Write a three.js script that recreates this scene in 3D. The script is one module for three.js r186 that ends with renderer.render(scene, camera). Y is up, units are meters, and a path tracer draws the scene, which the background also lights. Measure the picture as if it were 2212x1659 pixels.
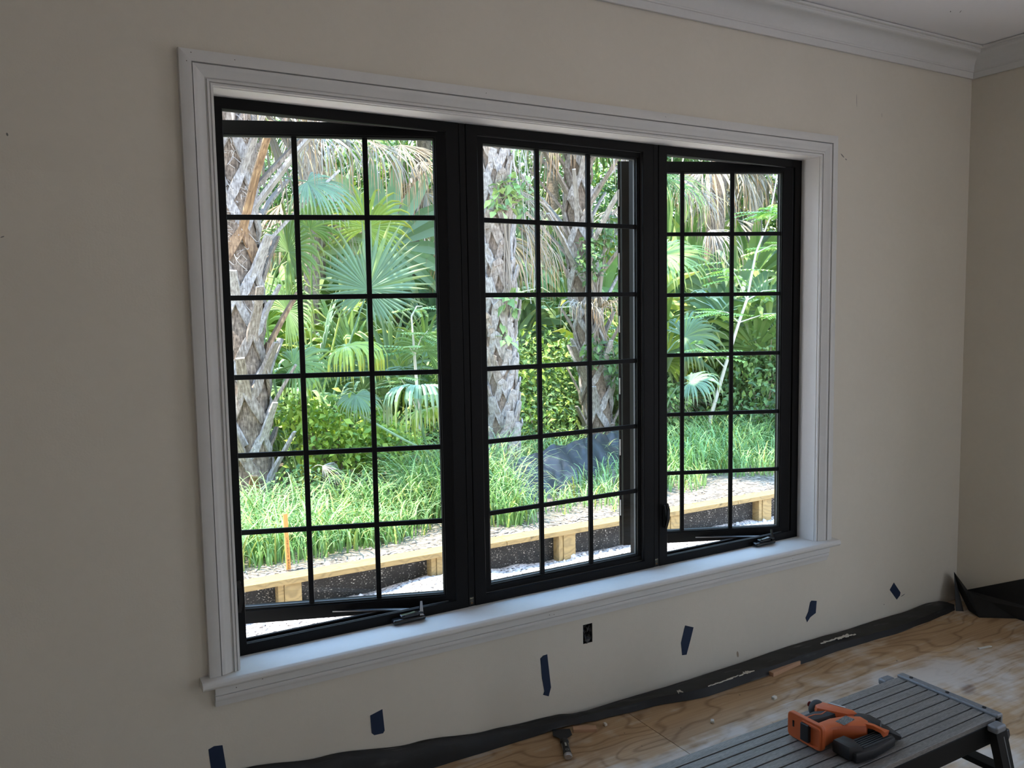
import * as THREE from 'three';
import { RoundedBoxGeometry } from 'three/addons/geometries/RoundedBoxGeometry.js';
import { mergeGeometries, toCreasedNormals } from 'three/addons/utils/BufferGeometryUtils.js';
import { ImprovedNoise } from 'three/addons/math/ImprovedNoise.js';

// ---------------------------------------------------------------- camera, sky, sun, exposure
const scene = new THREE.Scene();
const camera = new THREE.PerspectiveCamera(2 * Math.atan(829.5 / 1784.7) * 180 / Math.PI, 2212 / 1659, 0.05, 200);
camera.position.set(-0.4957, 1.5989, 2.6011);
camera.rotation.set(-0.0872, -0.5213, -0.0169, 'YXZ');
const renderer = new THREE.WebGLRenderer({ antialias: true });
renderer.toneMapping = THREE.LinearToneMapping;
renderer.toneMappingExposure = 1.0;
renderer.shadowMap.enabled = true;

const SKY_W = 64, SKY_H = 128, skyData = new Float32Array(SKY_W * SKY_H * 4);
for (let j = 0; j < SKY_H; j++) {
  const el = Math.max(0, ((j + 0.5) / SKY_H - 0.5) * 2), k = Math.pow(el, 0.75);
  for (let i = 0; i < SKY_W; i++) skyData.set([3.7 - 2.1 * k, 3.7 + 0.4 * k, 3.6 + 5.0 * k, 1], (j * SKY_W + i) * 4);
}
const sky = new THREE.DataTexture(skyData, SKY_W, SKY_H, THREE.RGBAFormat, THREE.FloatType);
sky.mapping = THREE.EquirectangularReflectionMapping; sky.magFilter = THREE.LinearFilter; sky.needsUpdate = true;
scene.background = sky;

const sun = new THREE.DirectionalLight(new THREE.Color(1, 0.92, 0.78), 15.0);
sun.position.set(3 - 10, 20, -6 - 2); sun.target.position.set(3, 0, -6);
sun.castShadow = true; sun.shadow.mapSize.set(4096, 4096);
Object.assign(sun.shadow.camera, { left: -16, right: 16, top: 16, bottom: -16, near: 1, far: 60 });
scene.add(sun, sun.target);

// ---------------------------------------------------------------- helpers
const PI = Math.PI, V = (x, y, z) => new THREE.Vector3(x, y, z);
const rng = (s) => () => { s = (s + 0x6d2b79f5) | 0; let t = Math.imul(s ^ (s >>> 15), 1 | s); t = (t + Math.imul(t ^ (t >>> 7), 61 | t)) ^ t; return ((t ^ (t >>> 14)) >>> 0) / 4294967296; };
const noise = new ImprovedNoise(), N3 = (x, y, z = 0) => noise.noise(x, y, z);
const fbm = (x, y, z = 0, o = 4) => { let a = 0, m = 0.5; for (let i = 0; i < o; i++) { a += m * N3(x, y, z + i * 7.3); x *= 2.03; y *= 2.03; z *= 2.03; m *= 0.5; } return a; };
const clamp = (x, a = 0, b = 1) => Math.min(b, Math.max(a, x)), mix = (a, b, t) => a + (b - a) * t, sm = (a, b, x) => { const t = clamp((x - a) / (b - a)); return t * t * (3 - 2 * t); };
const lin = (r, g, b) => new THREE.Color().setRGB(r, g, b);
const used = new Map();
function numbered(n) { const k = used.get(n) ?? 0; used.set(n, k + 1); return k ? n + '_' + String(k).padStart(3, '0') : n; }
function mesh(name, geo, mat, parent) {
  const m = new THREE.Mesh(geo, mat); m.name = parent ? name : numbered(name); m.castShadow = m.receiveShadow = true; (parent ?? scene).add(m); return m;
}
function thing(name, label, category, pos = [0, 0, 0], turn = 0, group) {
  const o = new THREE.Group(); o.name = numbered(name); o.position.set(...pos); o.rotation.y = turn; o.userData = { label, category };
  if (group) o.userData.group = group; scene.add(o); return o;
}
function structure(name, label, category) { const o = new THREE.Group(); o.name = name; o.userData = { kind: 'structure', label, category }; scene.add(o); return o; }
function tag(o, label, category, group, kind) { o.userData.label = label; o.userData.category = category; if (group) o.userData.group = group; if (kind) o.userData.kind = kind; return o; }
const stuff = (o) => { o.userData.kind = 'stuff'; return o; };
function box(x0, x1, y0, y1, z0, z1) { const g = new THREE.BoxGeometry(x1 - x0, y1 - y0, z1 - z0); g.translate((x0 + x1) / 2, (y0 + y1) / 2, (z0 + z1) / 2); return g; }
function rbox(w, h, d, r, x = 0, y = 0, z = 0, seg = 2) { const g = new RoundedBoxGeometry(w, h, d, seg, r); g.translate(x, y, z); return g; }
// uv in metres from the face's dominant direction
function metreUV(g, s = 1, ox = 0, oy = 0) {
  if (g.index) g = g.toNonIndexed();
  const p = g.attributes.position, n = g.attributes.normal, uv = new Float32Array(p.count * 2);
  for (let i = 0; i < p.count; i++) {
    const ax = Math.abs(n.getX(i)), ay = Math.abs(n.getY(i)), az = Math.abs(n.getZ(i));
    const [u, v] = ay >= ax && ay >= az ? [p.getX(i), p.getZ(i)] : az >= ax ? [p.getX(i), p.getY(i)] : [p.getZ(i), p.getY(i)];
    uv[i * 2] = u * s + ox; uv[i * 2 + 1] = v * s + oy;
  }
  g.setAttribute('uv', new THREE.BufferAttribute(uv, 2)); return g;
}
// triangle collector with colours
class GB {
  constructor() { this.p = []; this.c = []; this.u = []; this.col = [1, 1, 1]; }
  v(a, u = 0, w = 0) { this.p.push(a.x, a.y, a.z); this.c.push(...this.col); this.u.push(u, w); }
  tri(a, b, c) { this.v(a); this.v(b); this.v(c); }
  quad(a, b, c, d) { this.tri(a, b, c); this.tri(a, c, d); }
  build(crease) {
    let g = new THREE.BufferGeometry();
    g.setAttribute('position', new THREE.Float32BufferAttribute(this.p, 3));
    g.setAttribute('color', new THREE.Float32BufferAttribute(this.c, 3));
    g.setAttribute('uv', new THREE.Float32BufferAttribute(this.u, 2));
    g.computeVertexNormals();
    if (crease) g = toCreasedNormals(g, crease);
    return g;
  }
}
// box-section sweep: points, widths, thicknesses, face normal
function strap(gb, pts, ws, ts, nm) {
  const rings = pts.map((p, i) => {
    const a = pts[Math.max(0, i - 1)], b = pts[Math.min(pts.length - 1, i + 1)], d = b.clone().sub(a).normalize();
    const n0 = Array.isArray(nm) ? nm[i] : nm, s = d.clone().cross(n0).normalize(), n = s.clone().cross(d).normalize();
    const w = ws[i] / 2, t = ts[i] / 2, q = (x, y) => p.clone().addScaledVector(s, x).addScaledVector(n, y);
    return [q(-w, -t), q(w, -t), q(w, t), q(-w, t)];
  });
  for (let i = 0; i + 1 < rings.length; i++) for (let k = 0; k < 4; k++) { const j = (k + 1) % 4; gb.quad(rings[i][k], rings[i][j], rings[i + 1][j], rings[i + 1][k]); }
  const a = rings[0], b = rings.at(-1); gb.quad(a[3], a[2], a[1], a[0]); gb.quad(b[0], b[1], b[2], b[3]);
}
// round tube through points with radii
function tube(gb, pts, rs, k = 6) {
  let ref = V(0.31, 0.2, 0.93);
  const rings = pts.map((p, i) => {
    const a = pts[Math.max(0, i - 1)], b = pts[Math.min(pts.length - 1, i + 1)], d = b.clone().sub(a).normalize();
    const s = d.clone().cross(ref).normalize(), n = s.clone().cross(d).normalize(); ref = n.clone();
    return Array.from({ length: k }, (_, j) => p.clone().addScaledVector(s, Math.cos(j / k * 2 * PI) * rs[i]).addScaledVector(n, Math.sin(j / k * 2 * PI) * rs[i]));
  });
  for (let i = 0; i + 1 < rings.length; i++) for (let j = 0; j < k; j++) { const m = (j + 1) % k; gb.quad(rings[i][m], rings[i][j], rings[i + 1][j], rings[i + 1][m]); }
  for (let j = 1; j + 1 < k; j++) { gb.tri(rings[0][0], rings[0][j], rings[0][j + 1]); const r = rings.at(-1); gb.tri(r[0], r[j + 1], r[j]); }
}
// moulding: closed profile [[u, v]...] along dir; ends shifted by m0*u and m1*u (mitres)
function moulding(prof, P, dir, U, W, len, m0 = 0, m1 = 0) {
  const gb = new GB(), at = (u, v, s) => P.clone().addScaledVector(dir, s).addScaledVector(U, u).addScaledVector(W, v);
  const A = prof.map(([u, v]) => at(u, v, m0 * u)), B = prof.map(([u, v]) => at(u, v, len + m1 * u)), n = prof.length;
  const flip = dir.clone().cross(U).dot(W) < 0;
  for (let i = 0; i < n; i++) { const j = (i + 1) % n; flip ? gb.quad(A[i], A[j], B[j], B[i]) : gb.quad(A[j], A[i], B[i], B[j]); }
  const cap = THREE.ShapeUtils.triangulateShape(prof.map(([u, v]) => new THREE.Vector2(u, v)), []);
  for (const [a, b, c] of cap) { gb.tri(A[a], A[c], A[b]); gb.tri(B[a], B[b], B[c]); }
  return metreUV(gb.build(0.6));
}
function frameRing(x0, x1, y0, y1, ix0, ix1, iy0, iy1, z0, z1, bevel = 0.0012) {
  const s = new THREE.Shape([[x0, y0], [x1, y0], [x1, y1], [x0, y1]].map(([a, b]) => new THREE.Vector2(a, b)));
  s.holes.push(new THREE.Path([[ix0, iy0], [ix0, iy1], [ix1, iy1], [ix1, iy0]].map(([a, b]) => new THREE.Vector2(a, b))));
  const g = new THREE.ExtrudeGeometry(s, { depth: Math.abs(z1 - z0) - 2 * bevel, bevelEnabled: bevel > 0, bevelThickness: bevel, bevelSize: bevel, bevelOffset: -bevel, bevelSegments: 1 });
  g.translate(0, 0, Math.min(z0, z1) + bevel); return g;
}
function poly(pts, depth, bevel = 0, seg = 1) {
  const g = new THREE.ExtrudeGeometry(new THREE.Shape(pts.map(([a, b]) => new THREE.Vector2(a, b))), { depth: depth - 2 * bevel, bevelEnabled: bevel > 0, bevelThickness: bevel, bevelSize: bevel, bevelOffset: -bevel, bevelSegments: seg });
  g.translate(0, 0, bevel); return g;
}
function texture(w, h, f, srgb = true, repeat) {
  const d = new Uint8Array(w * h * 4);
  for (let y = 0; y < h; y++) for (let x = 0; x < w; x++) { const c = f(x / w, y / h, x, y), i = (y * w + x) * 4; d[i] = clamp(c[0], 0, 255); d[i + 1] = clamp(c[1], 0, 255); d[i + 2] = clamp(c[2], 0, 255); d[i + 3] = 255; }
  const t = new THREE.DataTexture(d, w, h); t.magFilter = THREE.LinearFilter; t.minFilter = THREE.LinearMipmapLinearFilter; t.generateMipmaps = true; t.wrapS = t.wrapT = THREE.RepeatWrapping;
  if (srgb) t.colorSpace = THREE.SRGBColorSpace; if (repeat) t.repeat.set(...repeat); t.needsUpdate = true; return t;
}
const std = (o) => new THREE.MeshStandardMaterial({ roughness: 0.7, ...o });

// ---------------------------------------------------------------- materials
const wallTex = texture(512, 512, (u, v) => { const n = fbm(u * 6, v * 6, 1.7, 3) * 10 + fbm(u * 60, v * 60, 3.1, 2) * 5; return [216 + n * 0.4, 207 + n * 0.4, 190 + n * 0.4]; }, true, [0.5, 0.5]);
const wallBump = texture(512, 512, (u, v) => { const n = 128 + fbm(u * 90, v * 90, 9.2, 2) * 130; return [n, n, n]; }, false, [2, 2]);
const M = {
  wall: std({ map: wallTex, bumpMap: wallBump, bumpScale: 0.0004, roughness: 0.85 }),
  ceiling: std({ color: lin(0.84, 0.81, 0.79), bumpMap: wallBump, bumpScale: 0.0005, roughness: 0.9 }),
  trim: std({ map: texture(512, 512, (u, v) => { const n = fbm(u * 60, v * 60, 2.2, 2) * 4 + fbm(u * 7, v * 7, 5, 3) * 7; return [215 + n * 0.7, 212 + n * 0.7, 206 + n * 0.7]; }), roughness: 0.6 }),
  frame: new THREE.MeshPhysicalMaterial({ color: lin(0.005, 0.0046, 0.0045), roughness: 0.5, specularIntensity: 0.28 }),
  frameBrown: new THREE.MeshPhysicalMaterial({ color: lin(0.014, 0.011, 0.01), roughness: 0.5, specularIntensity: 0.5 }),
  seal: std({ color: lin(0.09, 0.088, 0.085), roughness: 0.6 }),
  glass: new THREE.MeshPhysicalMaterial({ color: lin(0.93, 0.965, 0.955), transmission: 1, thickness: 0, roughness: 0, ior: 1.5 }),
  gloss: std({ color: lin(0.012, 0.012, 0.013), roughness: 0.12 }),
  metal: std({ color: lin(0.45, 0.43, 0.42), metalness: 1, roughness: 0.35 }),
  felt: std({ map: texture(512, 512, (u, v) => { let n = 22 + fbm(u * 8, v * 8, 2.5, 4) * 22; const d = fbm(u * 5, v * 22, 12.1, 4); if (d > 0.16) n += (d - 0.16) * 260; return [n, n * 0.98, n * 0.95]; }, true, [1, 1]), roughness: 0.62, side: THREE.DoubleSide }),
  feltDark: std({ color: lin(0.006, 0.006, 0.006), roughness: 0.6, side: THREE.DoubleSide }),
  tape: std({ color: lin(0.008, 0.02, 0.052), roughness: 0.8 }),
  plaster: std({ color: lin(0.62, 0.58, 0.5), roughness: 0.9 }),
  wood: std({ color: lin(0.5, 0.3, 0.18), roughness: 0.8 }),
  black: std({ color: lin(0.01, 0.01, 0.011), roughness: 0.5 }),
  rubber: std({ color: lin(0.04, 0.043, 0.046), roughness: 0.75 }),
  orange: std({ color: lin(0.55, 0.115, 0.03), roughness: 0.45 }),
  greyPlastic: std({ color: lin(0.12, 0.13, 0.14), roughness: 0.6 }),
};
const UP = V(0, 1, 0), XD = V(1, 0, 0), ZD = V(0, 0, 1);

// ---------------------------------------------------------------- room shell
const XL = -3.2, XR = 3.762, ZB = 5.2, CEIL = 2.874, SILL = 0.5, HEAD = 2.272, OW = 2.62;
{
  const s = new THREE.Shape([[XL - 0.2, -0.1], [XR + 0.2, -0.1], [XR + 0.2, CEIL], [XL - 0.2, CEIL]].map(([a, b]) => new THREE.Vector2(a, b)));
  const hole = (x0, x1, y0, y1) => s.holes.push(new THREE.Path([[x0, y0], [x0, y1], [x1, y1], [x1, y0]].map(([a, b]) => new THREE.Vector2(a, b))));
  hole(-0.018, OW + 0.018, SILL - 0.03, HEAD + 0.018); hole(1.301, 1.346, 0.29, 0.368);
  const g = new THREE.ExtrudeGeometry(s, { depth: 0.2, bevelEnabled: false }); g.translate(0, 0, -0.2);
  const wall = structure('wall_front', 'off-white painted wall with the big black window in it', 'wall');
  mesh('wall_panel', g, M.wall, wall);
  const mark = std({ color: lin(0.2, 0.19, 0.17), roughness: 0.9 }), brown = std({ color: lin(0.33, 0.25, 0.17), roughness: 0.9 });
  for (const [x, y, w, h, r, m] of [[2.867, 2.547, 0.0025, 0.06, 0.05, mark], [2.775, 2.29, 0.03, 0.006, -0.6, mark], [2.80, 2.275, 0.014, 0.005, -0.4, mark], [-0.53, 2.089, 0.005, 0.009, 0.2, mark], [-0.557, 1.82, 0.01, 0.003, 0.4, mark], [3.3, 0.109, 0.035, 0.005, 0.25, mark], [3.15, 0.09, 0.006, 0.006, 0, mark], [2.135, 0.06, 0.012, 0.03, 0.2, brown], [3.05, 2.5, 0.002, 0.02, 0, mark], [2.72, 2.19, 0.012, 0.14, 0.02, brown]]) {
    const d = new THREE.CircleGeometry(0.5, 9); d.scale(w, h, 1); d.rotateZ(r); d.translate(x, y, 0.0006); mesh('scuff_mark', d, m, wall);
  }
  const wr = structure('wall_right', 'off-white side wall meeting the window wall in the corner', 'wall');
  mesh('wall_panel', metreUV(mergeGeometries([box(XR, XR + 0.2, -0.1, CEIL, 0, 1.4), box(XR, XR + 0.2, -0.1, CEIL, 2.1, ZB), box(XR, XR + 0.2, 2.45, CEIL, 1.4, 2.1), box(XR, XR + 0.2, -0.1, 0, 1.4, 2.1)])), M.wall, wr);
  const wl = structure('wall_left', 'off-white side wall outside the picture', 'wall');
  mesh('wall_panel', metreUV(box(XL - 0.2, XL, -0.1, CEIL, 0, ZB)), M.wall, wl);
  const b = new THREE.Shape([[XL - 0.2, -0.1], [XR + 0.2, -0.1], [XR + 0.2, CEIL], [XL - 0.2, CEIL]].map(([a, c]) => new THREE.Vector2(a, c)));
  for (const [x0, x1] of [[-0.25, 0.3], [2.8, 3.6]]) b.holes.push(new THREE.Path([[x0, 0.0], [x0, 2.45], [x1, 2.45], [x1, 0.0]].map(([a, c]) => new THREE.Vector2(a, c))));
  const gb = new THREE.ExtrudeGeometry(b, { depth: 0.2, bevelEnabled: false }); gb.translate(0, 0, ZB);
  const wb = structure('wall_back', 'off-white rear wall with two open doorways outside the picture', 'wall'); mesh('wall_panel', gb, M.wall, wb);
  const d1 = structure('door_1', 'narrow open doorway behind the camera', 'doorway'); mesh('door_frame', frameRing(-0.25, 0.3, 0.002, 2.45, -0.22, 0.27, 0.02, 2.41, ZB + 0.02, ZB + 0.18), M.trim, d1);
  const d4 = structure('door_3', 'open doorway in the rear wall near the right-hand corner', 'doorway'); mesh('door_frame', frameRing(2.8, 3.6, 0.002, 2.45, 2.83, 3.57, 0.02, 2.41, ZB + 0.02, ZB + 0.18), M.trim, d4);
  const d2 = structure('door_2', 'open doorway in the right-hand wall beside the camera', 'doorway'), f2 = frameRing(-2.1, -1.4, 0.002, 2.45, -2.07, -1.43, 0.02, 2.41, 0.02, 0.18); f2.rotateY(PI / 2); f2.translate(XR, 0, 0); mesh('door_frame', f2, M.trim, d2);
  const c = structure('ceiling', 'smooth white ceiling above the crown moulding', 'ceiling');
  mesh('ceiling_panel', metreUV(box(XL - 0.2, XR + 0.2, CEIL, CEIL + 0.25, -0.2, ZB + 0.2)), M.ceiling, c);
  const gd = new THREE.CircleGeometry(0.5, 8);
  for (const [x, z, w, h, r] of [[3.05, 0.33, 0.004, 0.02, 1.0], [3.09, 0.35, 0.003, 0.03, 0.8]]) { const q = gd.clone(); q.scale(w, h, 1); q.rotateZ(r); q.rotateX(PI / 2); q.translate(x, CEIL - 0.0006, z); mesh('scuff_mark', q, mark, c); }
  const e = structure('trim_5', 'roof overhang outside above the window', 'eave');
  mesh('soffit', metreUV(box(XL - 0.8, XR + 1.0, CEIL + 0.02, CEIL + 0.25, -0.75, -0.2)), M.trim, e);
  mesh('side_porch_roof', metreUV(box(XR + 0.2, XR + 1.0, CEIL + 0.02, CEIL + 0.25, -0.2, ZB + 1.4)), M.trim, e);
  mesh('rear_porch_roof', metreUV(box(XL - 0.8, XR + 0.2, CEIL + 0.02, CEIL + 0.25, ZB + 0.2, ZB + 1.4)), M.trim, e);
}
// crown moulding
{
  const prof = [[0.003, 0], [0.014, 0], [0.0155, 0.004], [0.016, 0.024], [0.018, 0.028], [0.0235, 0.0295], [0.024, 0.035]];
  for (let i = 0; i <= 9; i++) { const a = i / 9 * PI / 2; prof.push([0.026 + 0.058 * (1 - Math.cos(a)), 0.037 + 0.056 * Math.sin(a)]); }
  for (let i = 1; i <= 5; i++) { const a = i / 5 * PI / 2; prof.push([0.086 + 0.018 * Math.sin(a), 0.0935 + 0.012 * (1 - Math.cos(a))]); }
  prof.push([0.106, 0.106], [0.1065, 0.112], [0.121, 0.1125], [0.1225, 0.115], [0.1225, 0.1213], [0.003, 0.1213]);
  const y = CEIL - 0.1243;
  const run = (n, lab, P, d, U, len) => { const t = structure(n, lab, 'crown moulding'); mesh('moulding_run', moulding(prof, P, d, U, UP, len, 1, -1), M.trim, t); };
  run('trim_1', 'white crown moulding along the window wall', V(XL, y, 0), XD, ZD, XR - XL);
  run('trim_2', 'white crown moulding along the right-hand wall', V(XR, y, 0), ZD, V(-1, 0, 0), ZB);
  run('trim_3', 'white crown moulding on the left wall outside the picture', V(XL, y, 0), ZD, XD, ZB);
  run('trim_4', 'white crown moulding on the rear wall outside the picture', V(XL, y, ZB), XD, V(0, 0, -1), XR - XL);
}
// ---------------------------------------------------------------- plywood floor
{
  const W = 1024, H = 512;
  const ply = (seed, ox, oz, dusty) => texture(W * 2, H * 2, (u, v) => {
    const x = u * 2.44, y = v * 1.22, wx = ox + x, wz = oz + y;
    const warp = fbm(x * 0.75 + seed, y * 2.6, seed, 3) + 0.12 * fbm(x * 5, y * 9, seed + 40, 2);
    const ring = Math.sin((y * 13 + warp * 10 + x * 0.2) * 2 * PI), fine = fbm(x * 3, y * 120, seed + 3, 3);
    const blot = fbm(x * 2.2, y * 5, seed + 9, 3);
    let k = 0.5 - 0.34 * Math.pow(0.5 + 0.5 * ring, 9) + fine * 0.25 + blot * 0.35;
    let r = mix(136, 222, k), g = mix(104, 190, k), b = mix(70, 148, k);
    const knot = fbm(x * 4.2, y * 7, seed + 20, 2); if (knot > 0.33) { const t = clamp((knot - 0.33) * 9) * 0.75; r = mix(r, 70, t); g = mix(g, 44, t); b = mix(b, 30, t); }
    const speck = fbm(x * 38, y * 38, seed + 31, 2); if (speck > 0.46) { r *= 0.45; g *= 0.42; b *= 0.4; }
    if (dusty) { // joint-compound dust trodden into the sheet, with ragged outlines and brush streaks
      let d = fbm(wx * 1.3 + 4, wz * 2.4, 50, 4) + 0.35 * fbm(wx * 3, wz * 42, 60, 3) + 0.5 * fbm(wx * 9, wz * 11, 70, 4) + (wz > 0.35 ? 0.28 : -0.12) * sm(0, 0.55, wz);
      d = clamp(d * 2.2) * 0.82; r = mix(r, 214, d); g = mix(g, 207, d); b = mix(b, 198, d);
    }
    return [r, g, b];
  }, true);
  const f = structure('floor', 'bare plywood subfloor with grey-white dust', 'floor');
  const tA = ply(3.1, -0.98, 0, true), tB = ply(17.7, 1.46, 0, true), tC = ply(31.3, 0, 1.22, true);
  const rows = [[0, 1.46], [1.22, 0.24], [2.44, 1.46], [3.66, 0.24], [4.88, 1.46]];
  for (const [z0, off] of rows) {
    const z1 = Math.min(z0 + 1.22, ZB);
    for (let x = off - 2.44 * 3; x < XR; x += 2.44) {
      const a = Math.max(x, XL), b = Math.min(x + 2.44, XR); if (b - a < 0.01) continue;
      const g = box(a + 0.0015, b - 0.0015, -0.018, 0, z0 + 0.0015, z1 - 0.0015).toNonIndexed(), p = g.attributes.position, uv = g.attributes.uv;
      for (let i = 0; i < p.count; i++) uv.setXY(i, (p.getX(i) - x) / 2.44, (p.getZ(i) - z0) / 1.22);
      const t = z0 === 0 && Math.abs(x + 0.98) < 0.01 ? tA : z0 === 0 && Math.abs(x - 1.46) < 0.01 ? tB : tC;
      mesh('plywood_sheet', g, std({ map: t, roughness: 0.62, bumpMap: t, bumpScale: 0.0008 }), f);
    }
  }
  mesh('subfloor', box(XL - 0.2, XR + 0.2, -0.1, -0.02, -0.2, ZB + 0.2), M.black, f);
}
// ---------------------------------------------------------------- window trim
{
  const t = structure('trim_6', 'white moulded casing, stool and apron around the black window', 'window casing');
  const prof = [[0, 0], [0, 0.010], [0.005, 0.0115], [0.0065, 0.0115], [0.007, 0.006], [0.0095, 0.006], [0.010, 0.0135], [0.0165, 0.014], [0.017, 0.007], [0.0195, 0.007], [0.022, 0.0105], [0.028, 0.0125], [0.036, 0.0155], [0.043, 0.0195], [0.048, 0.0215], [0.0555, 0.022], [0.056, 0.012], [0.0585, 0.012], [0.059, 0.0265], [0.089, 0.0255], [0.0928, 0.0235], [0.094, 0.019], [0.094, 0]];
  const r = 0.003;
  mesh('head_casing', moulding(prof, V(-r, HEAD + r, 0), XD, UP, ZD, OW + 2 * r, -1, 1), M.trim, t);
  mesh('side_casing', moulding(prof, V(-r, SILL, 0), UP, V(-1, 0, 0), ZD, HEAD + r - SILL, 0, 1), M.trim, t);
  mesh('side_casing', moulding(prof, V(OW + r, SILL, 0), UP, XD, ZD, HEAD + r - SILL, 0, 1), M.trim, t);
  mesh('head_jamb', metreUV(box(-0.018, OW + 0.018, HEAD, HEAD + 0.018, -0.19, 0)), M.trim, t);
  mesh('side_jamb', metreUV(box(-0.018, 0, SILL, HEAD, -0.19, 0)), M.trim, t);
  mesh('side_jamb', metreUV(box(OW, OW + 0.018, SILL, HEAD, -0.19, 0)), M.trim, t);
  // stool with a bullnose and returned horns
  const nose = [[0, 0], [0.046, 0], [0.05, 0.0012], [0.0545, 0.005], [0.057, 0.011], [0.0572, 0.017], [0.055, 0.022], [0.051, 0.0262], [0.046, 0.028], [0, 0.028]].map(([a, b]) => [a, b]);
  const stool = mergeGeometries([moulding(nose, V(-0.122, SILL - 0.028, 0), XD, ZD, UP, OW + 0.244), metreUV(box(0, OW, SILL - 0.028, SILL, -0.19, 0.0))].map((g) => { g.deleteAttribute('color'); return g; }));
  mesh('stool', stool, M.trim, t);
  const ap = [[0, 0.0], [0.012, 0], [0.013, 0.003], [0.0135, 0.013], [0.0165, 0.0145], [0.0175, 0.018], [0.020, 0.0215], [0.0225, 0.028], [0.0225, 0.036], [0.0185, 0.0375], [0.0185, 0.0415], [0.026, 0.0425], [0.026, 0.072], [0, 0.072]].map(([a, b]) => [b, a]);
  mesh('apron', moulding(ap, V(-0.082, SILL - 0.1, 0), XD, UP, ZD, OW + 0.164), M.trim, t);
  const hole = std({ color: lin(0.12, 0.1, 0.08), roughness: 1 });
  const dot = (x, y, z, d = 0.003) => { const g = new THREE.CircleGeometry(d / 2, 8); g.translate(x, y, z); mesh('nail_hole', g, hole, t); };
  for (const [x, y] of [[-0.062, HEAD + 0.085], [0.06, HEAD + 0.08], [0.9, HEAD + 0.08], [1.7, HEAD + 0.08]]) dot(x, y, 0.0262);
  dot(-0.075, HEAD + 0.06, 0.0262); for (const [x, y] of [[-0.02, 0.454], [0.06, 0.462], [1.13, 0.452], [1.15, 0.45], [2.45, 0.45]]) dot(x, y, 0.0266, 0.0035);
}
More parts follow.
